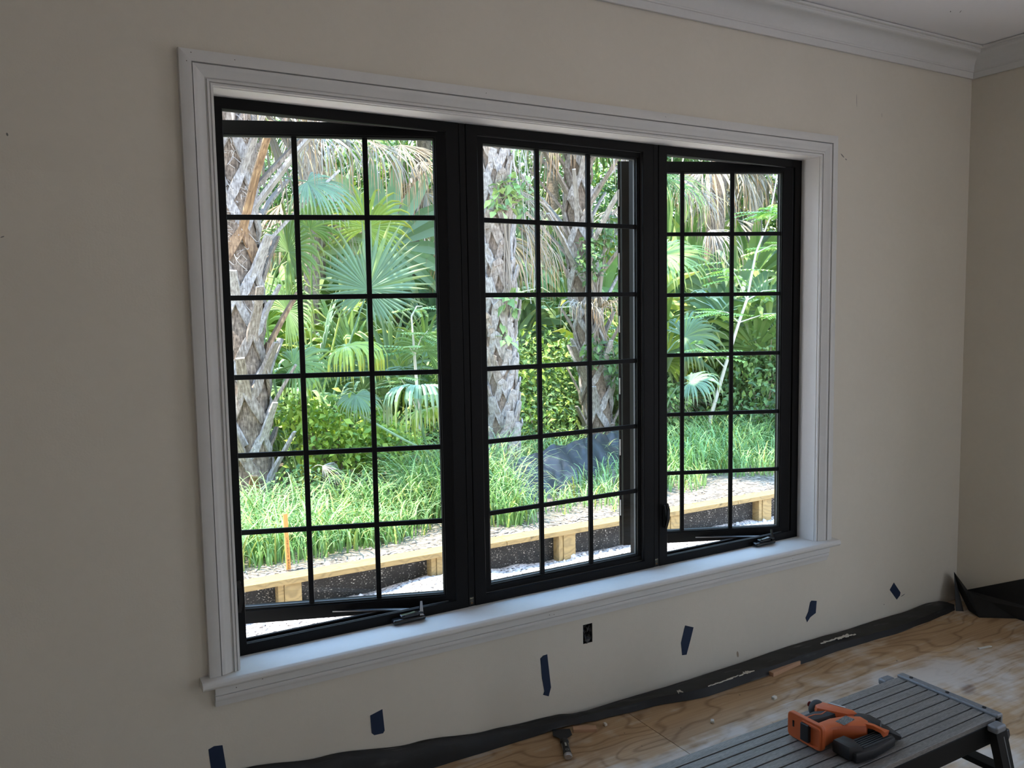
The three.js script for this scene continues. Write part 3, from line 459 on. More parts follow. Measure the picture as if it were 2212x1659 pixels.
  F(V(2.157, 0.82, -5.06), V(0.1, -0.3, 0.5), V(0, 0.6, 0.8), 0.36, { spread: 4.2, droop: 0.8, seed: 503 }, LM.blue);
  F(V(1.723, 2.807, -4.935), V(0.75, -0.35, 0.3), V(0.1, 0.8, 0.6), 0.62, { spread: 3.4, droop: 0.75, seed: 504 }, LM.blue);
  F(V(1.62, 2.2, -5.3), V(0.2, 0.3, 0.3), V(0, 0.6, 0.8), 0.6, { spread: 4.6, droop: 0.7, seed: 505 }, LM.green);
  F(V(1.75, 1.65, -5.9), V(0.2, 0.3, 0.3), V(0, 0.6, 0.8), 0.6, { spread: 4.6, droop: 0.8, seed: 506 }, LM.green);
  F(V(2.05, 2.5, -6.0), V(-0.1, 0.5, 0.3), V(0, 0.5, 0.8), 0.6, { spread: 4.6, droop: 0.6, seed: 507 }, LM.green);
  F(V(2.75, 2.55, -6.2), V(0.2, 0.6, 0.2), V(0, 0.4, 0.9), 0.6, { spread: 4.8, droop: 0.5, seed: 508 }, LM.yellow);
  F(V(1.55, 1.15, -5.0), V(0.6, 0.1, 0.3), V(0, 0.7, 0.7), 0.5, { spread: 4.2, droop: 0.8, seed: 509 }, LM.green);
  const Y2 = thing('young_fan_palm', 'low palm with a dark drooping fan beside the left mullion', 'palm tree', [2.95, UY, -4.9]);
  heroFrond(Y2, V(2.95, UY, -4.9), V(2.376, 0.96, -4.03), V(-0.1, 0.05, 0.5), V(0, 1, 0.15), 0.68, { spread: 4.4, droop: 1.5, seed: 511, n: 38 }, LM.blue);
  heroFrond(Y2, V(2.95, UY, -4.9), V(2.55, 0.72, -4.3), V(0.2, 0.1, 0.5), V(0, 1, 0.2), 0.5, { spread: 4.0, droop: 1.3, seed: 512 }, LM.yellow);
  heroFrond(Y2, V(2.95, UY, -4.9), V(3.15, 1.2, -5.6), V(0.2, 0.6, 0.2), V(0, 0.6, 0.8), 0.55, { spread: 4.6, droop: 0.6, seed: 513 }, LM.green);
  const Y3 = thing('young_fan_palm', 'young palm with big pale fan at the left edge of the right-hand sash', 'palm tree', [6.0, UY, -5.1]);
  heroFrond(Y3, V(6.0, UY, -5.1), V(5.5, 2.2, -4.46), V(0.5, -0.1, 0.5), V(0.2, 0.5, 0.8), 0.66, { spread: 3.8, droop: 0.6, seed: 521, n: 38 }, LM.green);
  heroFrond(Y3, V(6.0, UY, -5.1), V(6.55, 1.25, -5.3), V(0.6, 0.2, 0.2), V(0, 0.7, 0.7), 0.65, { spread: 4.4, droop: 0.7, seed: 522 }, LM.blue);
  heroFrond(Y3, V(6.0, UY, -5.1), V(6.1, 0.75, -4.7), V(0.4, 0.1, 0.5), V(0, 0.8, 0.6), 0.5, { spread: 4.2, droop: 0.9, seed: 523 }, LM.blue);
  const Y4 = thing('young_fan_palm', 'young palm with round dark fan at the right edge of the right-hand sash', 'palm tree', [8.3, UY, -5.9]);
  heroFrond(Y4, V(8.3, UY, -5.9), V(7.938, 1.565, -5.29), V(0.05, 0.6, 0.2), toCam(V(7.938, 1.565, -5.29)).add(V(0, 0.3, 0)), 0.55, { spread: 5.0, droop: 0.3, seed: 531, n: 38 }, LM.blue);
  heroFrond(Y4, V(8.3, UY, -5.9), V(8.0, 1.0, -5.3), V(0.5, 0.1, 0.3), V(0, 0.8, 0.6), 0.55, { spread: 4.2, droop: 0.9, seed: 532 }, LM.yellow);
  heroFrond(Y4, V(8.3, UY, -5.9), V(7.6, 0.85, -5.5), V(-0.4, 0.1, 0.3), V(0, 0.8, 0.6), 0.55, { spread: 4.2, droop: 0.9, seed: 533 }, LM.green);
  // dead leaves hanging in view
  const DK = { spread: 2.4, droop: 1.15, ragged: 0.35, fuse: 0.25, cup: 0.3, n: 30 };
  const Dd = thing('hanging_dead_fronds', 'grey-brown dead fan leaves hanging on the stalky palm', 'dead fronds', [5.35, 1.5, -5.6]);
  for (const [x, y, z, s, R] of [[5.12, 1.62, -5.45, 1, 0.62], [5.45, 1.66, -5.4, 2, 0.55], [5.7, 1.6, -5.4, 3, 0.5], [5.28, 1.62, -5.38, 4, 0.58]]) heroFrond(Dd, V(5.4, 1.75, -5.7), V(x, y, z), V(x - 5.38, 0.05, 0.25), V(0, 0.9, 0.4), R, { ...DK, seed: 540 + s }, s % 2 ? LM.deadGrey : LM.dead, 0.02, 'dead_frond');
  const De = thing('hanging_dead_fronds', 'long brown thatch hanging right beside the flaky palm trunk', 'dead fronds', [3.95, 2.3, -5.0]);
  for (const [x, y, z, s, R] of [[3.93, 2.62, -5.0, 1, 1.05], [4.02, 2.5, -5.08, 2, 0.95], [3.98, 2.9, -5.05, 3, 0.9]]) heroFrond(De, V(3.8, 3.3, -5.0), V(x, y, z), V(0.3, -0.6, 0.2), V(0.4, 0.4, 0.6), R, { ...DK, spread: 1.5, seed: 550 + s }, LM.dead, 0.02, 'dead_frond');
  const Df = thing('hanging_dead_fronds', 'curtain of dead palm leaves along the top of the left-hand sash', 'dead fronds', [2.4, 3.2, -6.3]);
  for (const [x, y, z, s] of [[2.3, 3.55, -6.3, 1], [2.6, 3.6, -6.4, 2], [2.9, 3.5, -6.3, 3], [3.3, 3.55, -6.5, 4], [2.1, 3.6, -6.6, 5], [3.6, 3.4, -6.6, 6]]) heroFrond(Df, V(x + 0.1, y + 0.6, z - 0.3), V(x, y, z), V(0.1, -0.5, 0.4), V(0, 0.6, 0.7), 0.95, { ...DK, spread: 2.0, seed: 560 + s }, s % 2 ? LM.deadGrey : LM.dead, 0.02, 'dead_frond');
  const Dg = thing('hanging_dead_fronds', 'half-green dead fan leaves draped at the top left of the right-hand sash', 'dead fronds', [6.9, 3.0, -6.0]);
  for (const [x, y, z, s] of [[6.65, 3.3, -5.8, 1], [7.05, 3.35, -6.0, 2], [7.3, 3.2, -6.1, 3], [6.4, 3.35, -5.8, 4], [8.2, 2.75, -6.6, 5]]) heroFrond(Dg, V(x + 0.2, y + 0.5, z - 0.3), V(x, y, z), V(0.1, -0.4, 0.4), V(0, 0.6, 0.7), 0.95, { ...DK, spread: 2.2, seed: 570 + s }, [LM.green, LM.dead, LM.deadGrey, LM.green, LM.deadGrey][s - 1], 0.02, 'dead_frond');
  // dead leaves on the ground
  const Dh = thing('fallen_frond', 'grey dead fan leaf lying at the foot of the right-hand thicket', 'dead frond', [7.3, 0.02, -6.0]);
  heroFrond(Dh, V(7.1, 0.0, -6.2), V(7.2, 0.35, -6.0), V(0.1, 0.5, 0.5), V(-0.3, 0.4, 0.8), 0.6, { spread: 3.4, droop: 0.5, seed: 581, ragged: 0.2 }, LM.deadGrey, 0.02, 'dead_frond');
  const Di = thing('fallen_frond', 'small grey dead fan leaf below the sapling leaves in the right-hand sash', 'dead frond', [6.4, 0.05, -5.6]);
  heroFrond(Di, V(6.5, 0.0, -5.7), V(6.5, 0.42, -5.6), V(0.4, -0.2, 0.5), V(0, 0.7, 0.6), 0.45, { spread: 3.4, droop: 0.8, seed: 582, ragged: 0.2 }, LM.deadGrey, 0.02, 'dead_frond');
  const Dj = thing('fallen_frond', 'curled grey dead frond on the bank beside the trunk in the left-hand sash', 'dead frond', [1.8, -0.1, -4.6]);
  heroFrond(Dj, V(1.55, 0.1, -4.8), V(1.68, 0.24, -4.65), V(0.5, -0.4, 0.3), V(0.3, 0.6, 0.5), 0.34, { ...DK, seed: 583 }, LM.deadGrey, 0.015, 'dead_frond');
}
// ---------------------------------------------------------------- broadleaf foliage
function leaf(gb, p, d, n, l, w) {
  const s = d.clone().cross(n).normalize(), m = p.clone().addScaledVector(d, l * 0.45), u = s.clone().cross(d).normalize(), tip = p.clone().addScaledVector(d, l).addScaledVector(u, -l * 0.12);
  const a = m.clone().addScaledVector(s, -w).addScaledVector(u, w * 0.3), b = m.clone().addScaledVector(s, w).addScaledVector(u, w * 0.3);
  gb.tri(p, m, a); gb.tri(p, b, m); gb.tri(a, m, tip); gb.tri(m, b, tip);
}
const randDir = (r) => { const z = r() * 2 - 1, a = r() * 2 * PI, q = Math.sqrt(1 - z * z); return V(q * Math.cos(a), z, q * Math.sin(a)); };
function shrub(name, label, category, pos, lumps, size, pal, seed, group, stemCol = [0.3, 0.24, 0.18]) {
  const t = thing(name, label, category, pos, 0, group), r = rng(seed), gb = new GB(), st = new GB();
  for (const [cx, cy, cz, rx, ry, rz, n] of lumps) {
    for (let i = 0; i < n; i++) {
      const u = randDir(r), q = Math.pow(r(), 0.4), p = V(cx + u.x * rx * q, cy + u.y * ry * q, cz + u.z * rz * q), d = randDir(r).add(V(u.x * 0.6, -0.15, u.z * 0.6)).normalize(), nn = randDir(r).multiplyScalar(0.7).add(V(0, 1, 0.3)).normalize(), c = pal[Math.floor(r() * pal.length)], k = 0.75 + r() * 0.5;
      gb.col = c.map((x) => x * k); const l = size * (0.6 + r() * 0.8); leaf(gb, p, d, nn, l, l * 0.27);
    }
    st.col = stemCol; for (let k = 0; k < 4; k++) { const e = V(cx + (r() - 0.5) * rx, cy + ry * (r() - 0.3), cz + (r() - 0.5) * rz); tube(st, [V((r() - 0.5) * 0.1, 0, (r() - 0.5) * 0.1), V(cx * 0.5 + (r() - 0.5) * 0.1, cy * 0.5, cz * 0.5), e], [0.012, 0.009, 0.003].map((x) => x * (1 + cy * 0.3)), 5); }
  }
  stuff(mesh('foliage', gb.build(), LM.any, t)); mesh('stems', st.build(), LM.wood, t); return t;
}
const PY = [[0.5, 0.62, 0.09], [0.38, 0.53, 0.08], [0.25, 0.42, 0.08]], PG = [[0.13, 0.26, 0.07], [0.1, 0.2, 0.06], [0.2, 0.34, 0.08]], PD = [[0.1, 0.19, 0.06], [0.15, 0.26, 0.07], [0.24, 0.36, 0.08]], PB = [[0.3, 0.46, 0.14], [0.2, 0.36, 0.12], [0.38, 0.52, 0.16]];
{
  shrub('leafy_shrub', 'bright yellow-green bush right of the crossed-base palm in the left-hand sash', 'shrub', [2.0, UY, -5.3], [[0.05, 0.62, 0.1, 0.5, 0.42, 0.35, 1100], [0.5, 0.45, 0.2, 0.4, 0.3, 0.3, 600], [-0.35, 0.85, 0.1, 0.25, 0.25, 0.2, 260]], 0.085, PY, 601);
  shrub('leafy_shrub', 'small-leaved green hedge-like bush below the yellow-green one', 'shrub', [2.3, UY, -5.9], [[0, 0.35, 0.3, 0.7, 0.35, 0.3, 1500], [0.9, 0.4, 0.2, 0.6, 0.4, 0.3, 1300]], 0.05, [...PG, ...PY], 602);
  shrub('leafy_shrub', 'sunlit bush between the two trunks in the middle pane', 'shrub', [4.75, UY, -6.0], [[0, 0.4, 0, 0.6, 0.42, 0.4, 1300], [0.4, 0.7, -0.3, 0.4, 0.4, 0.3, 700]], 0.07, [...PY, ...PG], 603);
  shrub('leafy_shrub', 'fresh green weedy bush at the lower left of the right-hand sash', 'shrub', [6.35, UY, -5.5], [[0, 0.55, 0, 0.45, 0.35, 0.35, 800], [0.2, 0.2, 0.3, 0.5, 0.25, 0.3, 600]], 0.075, PB, 604);
  shrub('leafy_shrub', 'low weeds on the ground under the right-hand thicket', 'shrub', [8.3, UY, -6.2], [[0, 0.15, 0, 1.0, 0.2, 0.5, 1000], [-0.9, 0.12, 0.3, 0.7, 0.16, 0.4, 700], [0.5, 0.35, 0.1, 0.25, 0.2, 0.2, 250]], 0.07, PB, 605);
  shrub('leafy_shrub', 'dark weeds at the foot of the crossed-base palm', 'shrub', [1.5, UY, -4.6], [[0, 0.2, 0, 0.4, 0.25, 0.3, 500], [0.5, 0.15, 0, 0.4, 0.2, 0.3, 400]], 0.06, PG, 606);
  // vines climbing the trunks
  shrub('climbing_vine', 'vine with broad pale leaves on the top of the flaky palm trunk', 'vine', [3.66, 2.6, -4.72], [[-0.02, 0.15, 0.04, 0.17, 0.22, 0.05, 60], [0.03, -0.9, 0.05, 0.12, 0.12, 0.05, 16], [-0.02, -1.25, 0.05, 0.08, 0.06, 0.04, 10], [0.22, 0.2, 0.02, 0.1, 0.25, 0.08, 30]], 0.12, PB, 611);
  shrub('climbing_vine', 'green vine twined round the stalky palm trunk', 'vine', [5.4, 1.5, -5.55], [[-0.15, 0.7, 0.05, 0.18, 0.3, 0.1, 160], [0.1, 1.0, 0.05, 0.15, 0.25, 0.1, 110], [0.3, -0.6, 0.05, 0.2, 0.35, 0.12, 240], [-0.1, -0.4, 0.05, 0.15, 0.2, 0.1, 90]], 0.09, PG, 612);
  // hanging lianas
  const t = thing('liana', 'thin grey bare vines hanging down the right side of the flaky palm trunk', 'vine', [3.85, 3.4, -4.75]), r = rng(613);
  for (let k = 0; k < 7; k++) { const gb = new GB(), q = [V((r() - 0.5) * 0.3, 0.4, (r() - 0.5) * 0.1)]; for (let i = 1; i < 12; i++) q.push(q[i - 1].clone().add(V((r() - 0.45) * 0.09, -0.14 - r() * 0.08, (r() - 0.5) * 0.04))); gb.col = [0.5, 0.46, 0.42]; tube(gb, q, q.map((_, i) => (k < 2 ? 0.011 : 0.005) * (1 - i * 0.03)), 5); mesh('vine_stem', gb.build(), LM.wood, t); }
}
// compound-leaved saplings
function pinnate(gb, p, d, L, l, r) {
  const g = V(0, -0.35, 0), side = d.clone().cross(UP).normalize(); let q = p.clone(), dir = d.clone();
  for (let i = 0; i < 9; i++) { dir.add(g.clone().multiplyScalar(0.09)).normalize(); q = q.clone().addScaledVector(dir, L / 9); for (const s of [-1, 1]) { const ld = side.clone().multiplyScalar(s).addScaledVector(dir, 0.4).add(V(0, -0.1, 0)).normalize(); leaf(gb, q, ld, V((r() - 0.5) * 0.3, 1, (r() - 0.5) * 0.3).normalize(), l * (1 - 0.04 * i), l * 0.24); } }
}
function sapling(label, pos, path, tips, seed, pal, L = 0.3) {
  const t = thing('sapling', label, 'sapling', pos), r = rng(seed), st = new GB(), gb = new GB(); st.col = [0.62, 0.57, 0.5];
  tube(st, path, path.map((_, i) => mix(0.026, 0.008, i / (path.length - 1))), 6); mesh('stem', st.build(0.8), LM.wood, t);
  for (const [x, y, z, n] of tips) {
    const e = V(x, y, z); let best = path[0]; for (const p of path) if (p.y < y && p.distanceTo(e) < best.distanceTo(e)) best = p;
    const b = new GB(); b.col = [0.6, 0.58, 0.48]; tube(b, [best, best.clone().lerp(e, 0.5).add(V(0, 0.05, 0)), e], [0.009, 0.007, 0.004], 5); mesh('branch', b.build(), LM.wood, t);
    for (let k = 0; k < n; k++) { const c = pal[Math.floor(r() * pal.length)], q = 0.85 + r() * 0.4; gb.col = c.map((v) => v * q); const a = r() * 2 * PI, o = best.clone().lerp(e, 0.45 + r() * 0.55); pinnate(gb, o, V(Math.cos(a), 0.25 - r() * 0.3, Math.sin(a)).normalize(), L * (0.8 + r() * 0.4), L * 0.26, r); }
  }
  stuff(mesh('foliage', gb.build(), LM.any, t)); return t;
}
sapling('thin grey leaning sapling with feathery bright leaves in the right-hand sash', [6.6, UY, -4.95], [V(0, 0, 0), V(0.06, 0.45, 0), V(0.22, 1.05, 0.07), V(0.4, 1.6, 0.12), V(0.5, 1.87, 0.15), V(0.63, 2.45, 0.17), V(0.8, 2.86, 0.22), V(0.9, 3.4, 0.25)], [[1.0, 2.0, 0.2, 12], [1.15, 2.55, 0.2, 14], [0.85, 3.0, 0.2, 10], [0.2, 2.35, 0.1, 10], [0.05, 1.75, 0.1, 9], [1.2, 1.7, 0.2, 9], [1.25, 2.95, 0.1, 14], [-0.2, 1.35, 0, 8]], 701, [[0.45, 0.66, 0.16], [0.34, 0.54, 0.14], [0.5, 0.68, 0.2]], 0.4);
sapling('small feathery-leaved sapling beside the left mullion below the big fan', [2.85, UY, -5.2], [V(0, 0, 0), V(0.03, 0.7, 0), V(-0.05, 1.35, 0.1), V(-0.08, 1.75, 0.12)], [[-0.2, 1.45, 0.2, 8], [0.1, 1.6, 0.1, 7], [-0.25, 1.15, 0.2, 6], [0.05, 1.85, 0.1, 6]], 702, PB, 0.3);
// ---------------------------------------------------------------- grass
function blade(gb, p, a, h, lean, w, r) {
  const d = V(Math.cos(a), 0, Math.sin(a)), s = V(-d.z, 0, d.x), n = 5; let q = p.clone(), prev = null;
  for (let i = 0; i <= n; i++) { const t = i / n, th = 0.1 + lean * t * t * 2.1; if (i) q = q.clone().addScaledVector(UP, Math.cos(th) * h / n).addScaledVector(d, Math.sin(th) * h / n); const ww = w * (1 - t * t) * 0.5 + 0.0004, row = [q.clone().addScaledVector(s, -ww), q.clone().addScaledVector(s, ww)]; if (prev) gb.quad(prev[0], prev[1], row[1], row[0]); prev = row; }
}
function grassBed(label, spots, seed) {
  const r = rng(seed), gb = new GB();
  for (const [x, z, rad, n, h] of spots) for (let i = 0; i < n; i++) {
    const a = r() * 2 * PI, q = Math.sqrt(r()) * rad, px = x + Math.cos(a) * q, pz = z + Math.sin(a) * q, k = 0.65 + r() * 0.8, y = r() < 0.15; gb.col = y ? [1.7 * k, 1.15 * k, 1.0 * k] : [0.95 * k, k, (0.9 + r() * 0.5) * k];
    blade(gb, V(px, soilH(px, pz) - 0.01, pz), r() * 2 * PI, h * (0.5 + r() * 0.8), 0.5 + r() * 0.7, 0.009 + r() * 0.009, r);
  }
  const m = mesh('tall_grass', gb.build(), LM.grass); tag(m, label, 'grass', null, 'stuff'); return m;
}
grassBed('tall arching grass on the bank behind the cap boards in the left-hand sash', [[0.7, -3.5, 0.3, 260, 0.42], [1.1, -3.55, 0.35, 330, 0.45], [1.5, -3.6, 0.3, 260, 0.36], [1.25, -4.1, 0.5, 380, 0.5], [1.9, -3.75, 0.4, 300, 0.4], [2.1, -4.2, 0.4, 340, 0.55], [2.55, -3.95, 0.35, 420, 0.7], [2.75, -4.4, 0.4, 380, 0.75], [0.8, -4.2, 0.4, 260, 0.55], [1.75, -3.45, 0.2, 140, 0.3]], 801);
grassBed('tall grass at the foot of the flaky palm in the middle pane', [[2.8, -3.5, 0.25, 210, 0.6], [2.95, -3.8, 0.25, 240, 0.72], [3.05, -4.3, 0.3, 260, 0.8], [2.95, -3.35, 0.18, 100, 0.35], [4.1, -5.2, 0.5, 300, 0.5], [4.8, -5.6, 0.6, 340, 0.5]], 802);
grassBed('sparse grass growing through the black silt fabric in the middle pane', [[3.4, -3.6, 0.3, 60, 0.32], [3.9, -3.75, 0.35, 80, 0.32], [4.35, -3.95, 0.35, 90, 0.35], [4.8, -4.15, 0.4, 110, 0.36], [4.1, -3.5, 0.4, 80, 0.24], [5.2, -4.3, 0.4, 120, 0.4]], 803);
grassBed('dense bright grass along the bank in the right-hand sash', [[5.5, -4.3, 0.5, 430, 0.55], [6.1, -4.5, 0.5, 520, 0.6], [6.7, -4.8, 0.55, 560, 0.62], [7.3, -5.0, 0.6, 560, 0.6], [7.9, -5.2, 0.6, 520, 0.6], [6.2, -4.0, 0.5, 320, 0.4], [7.0, -4.2, 0.5, 320, 0.4], [8.6, -5.4, 0.6, 420, 0.6], [5.0, -3.8, 0.4, 200, 0.35]], 804);
// long green stalk lying across the bush
{ const gb = new GB(); gb.col = [0.3, 0.4, 0.22]; tube(gb, [V(2.05, 0.72, -5.1), V(2.5, 0.4, -4.75), V(2.95, 0.12, -4.4)], [0.014, 0.013, 0.012], 6); tag(mesh('fallen_stalk', gb.build(0.8), LM.wood), 'straight grey-green leaf stalk slanting across the small-leaved bush', 'stalk'); }
// black silt fabric
function fabric(name, label, pts, h, seed, lie) {
  const gb = new GB(), n = 60, rows = 9, at = (s) => { const k = s * (pts.length - 1), i = Math.min(pts.length - 2, Math.floor(k)); return pts[i].clone().lerp(pts[i + 1], k - i); };
  const P = []; for (let i = 0; i <= n; i++) { const c = at(i / n), row = []; for (let j = 0; j <= rows; j++) { const t = j / rows, f = 0.05 * N3(i * 0.3, t * 2.2, seed) + 0.03 * N3(i * 0.8, t * 4, seed + 5); row.push(V(c.x, c.y + h * t * (0.9 + 0.2 * N3(i * 0.2, 0, seed)) + f * 0.5, c.z - lie * t + f)); } P.push(row); }
  gb.col = [0.035, 0.037, 0.042]; for (let i = 0; i < n; i++) for (let j = 0; j < rows; j++) gb.quad(P[i][j], P[i + 1][j], P[i + 1][j + 1], P[i][j + 1]);
  const m = mesh(name, gb.build(1.2), std({ vertexColors: true, roughness: 0.45, side: THREE.DoubleSide })); return tag(m, label, 'silt fence');
}
fabric('silt_fence', 'black silt-fence fabric slumped across the grass in the middle pane', [V(3.2, -0.17, -3.75), V(4.05, -0.17, -4.25), V(5.2, -0.17, -4.85), V(6.1, -0.17, -5.2)], 0.36, 3, 0.4);
fabric('silt_fence', 'black silt fence standing behind the bright grass in the right-hand sash', [V(6.2, -0.17, -5.55), V(7.3, -0.17, -6.0), V(8.3, -0.15, -6.42), V(10.2, -0.15, -6.75)], 0.22, 9, 0.08);
// ---------------------------------------------------------------- thicket behind
{
  const r = rng(900), polar = (deg, D) => [-0.5 + Math.sin(deg * PI / 180) * D, 2.6 - Math.cos(deg * PI / 180) * D];
  const spots = [[12, 11, 1.5], [15, 9.8, 1.1], [17.5, 12, 1.9], [21, 10.3, 1.3], [23, 13, 2.0], [25.5, 11.2, 1.3], [27, 14, 2.0], [29, 12, 1.3], [31, 14.5, 2.1], [33.5, 12.8, 1.7], [36, 14, 2.0], [38, 12.6, 1.5], [38.8, 11, 0.9], [41, 14.6, 1.9], [45, 12.4, 1.1], [45.5, 13, 1.9], [47.5, 11.8, 1.6], [49.5, 13.5, 2.0], [9, 12.5, 1.9], [13.5, 14.5, 2.4], [19, 15.5, 2.4], [24.5, 16, 2.5], [30, 17, 2.5], [35, 16.5, 2.5], [42, 16.5, 2.4], [47, 16.5, 2.4], [52, 14, 2.0]];
  spots.forEach(([d, D, s], i) => palmetto('fan-leaved palmetto in the thicket seen through the ' + (d < 24 ? 'left-hand sash' : d < 36 ? 'middle pane' : 'right-hand sash'), polar(d, D), 12 + Math.floor(r() * 5), s, [[LM.green, LM.blue, LM.yellow], [LM.blue, LM.dark, LM.green], [LM.green, LM.yellow, LM.dark]][i % 3], 910 + i, D > 11.5, 'palmettos in the ' + (d < 24 ? 'left' : d < 36 ? 'middle' : 'right') + ' of the thicket'));
  for (const [d, D, h, i] of [[10, 15, 4.2, 0], [16.5, 14, 4.6, 1], [22, 17, 4.8, 2], [26, 18, 5.2, 3], [32.5, 18, 5.0, 4], [37.5, 17, 4.8, 5], [44.5, 17, 4.6, 6], [50, 16, 4.8, 7]]) { const [x, z] = polar(d, D); const t = palm('distant palm with ragged crown at the back of the thicket', [x, UY, z], [V(0, 0, 0), V(0.1, h * 0.6, 0), V(0.15, h, 0)], 0.15, 0.13, null, 950 + i, { crown: 14, skirt: 5 }); t.userData.group = 'palms at the back of the thicket'; }
  const trees = [[7, 19], [11, 21], [15, 19.5], [19, 21], [23, 20], [27, 22], [31, 21], [35, 22], [39, 20], [43, 21], [47, 19.5], [51, 20], [55, 18]];
  trees.forEach(([d, D], i) => { const [x, z] = polar(d, D), h = 3.2 + r() * 1.8; shrub('woodland_tree', 'leafy woodland tree closing the view behind the palms', 'tree', [x, UY, z], [[0, 0.9, 0, 1.6, 1.2, 1.2, 2400], [0.2, h * 0.62, 0, 1.7, 1.1, 1.2, 2200], [-0.3, h, 0.2, 1.6, 1.1, 1.1, 1900], [0.2, h + 1.3, 0.1, 1.5, 1.0, 1.0, 1300]], 0.16, [PD, [...PG, ...PY], [...PD, ...PG]][i % 3], 970 + i, 'woodland trees at the back'); });
  for (const [d, D, i] of [[14, 12.5, 0], [20, 12.5, 1], [26.5, 12.6, 2], [30, 10.6, 3], [34.5, 11, 4], [39, 13.8, 5], [46.5, 11, 6], [48.5, 12.5, 7]]) { const [x, z] = polar(d, D); shrub('understorey_bush', 'rounded leafy bush filling the understorey of the thicket', 'shrub', [x, UY, z], [[0, 0.5, 0, 0.9, 0.6, 0.6, 1300], [0.3, 1.1, 0, 0.6, 0.55, 0.5, 800]], 0.09, i % 2 ? [...PG, ...PY] : [...PD, ...PG], 990 + i, 'understorey bushes'); }
  // the same woodland goes on to either side of the view
  for (const [d, D, q, i] of [[3, 10, 1.5, 0], [-3, 11, 1.7, 1], [-10, 9.5, 1.5, 2], [-17, 10.5, 1.8, 3], [-25, 9.5, 1.6, 4], [-33, 10.5, 1.8, 5], [4, 13.5, 2.2, 6], [-7, 14, 2.3, 7], [-20, 14, 2.3, 8], [57, 13, 2.0, 9], [62, 12, 1.8, 10]]) palmetto('palmetto outside the picture beside the window view', polar(d, D), 12, q, [LM.green, LM.blue, LM.dark], 1100 + i, true, 'palmettos outside the picture');
  for (const [d, D, i] of [[2, 18, 0], [-4, 19, 1], [-11, 18, 2], [-18, 19, 3], [-26, 18, 4], [-34, 18, 5], [60, 17, 6], [66, 16, 7]]) { const [x, z] = polar(d, D); shrub('woodland_tree', 'woodland tree outside the picture beside the window view', 'tree', [x, UY, z], [[0, 0.9, 0, 1.7, 1.2, 1.2, 2000], [0.2, 2.6, 0, 1.8, 1.2, 1.2, 2000], [-0.3, 4.2, 0.2, 1.6, 1.0, 1.1, 1400]], 0.16, [...PD, ...PG], 1120 + i, 'trees outside the picture'); }
  grassBed('tall grass on the bank outside the picture on the left', [[0.2, -3.6, 0.4, 300, 0.45], [-0.5, -3.7, 0.5, 360, 0.45], [-1.3, -3.8, 0.5, 360, 0.45], [0.1, -4.3, 0.5, 300, 0.55], [-0.9, -4.5, 0.6, 340, 0.55]], 806);
}
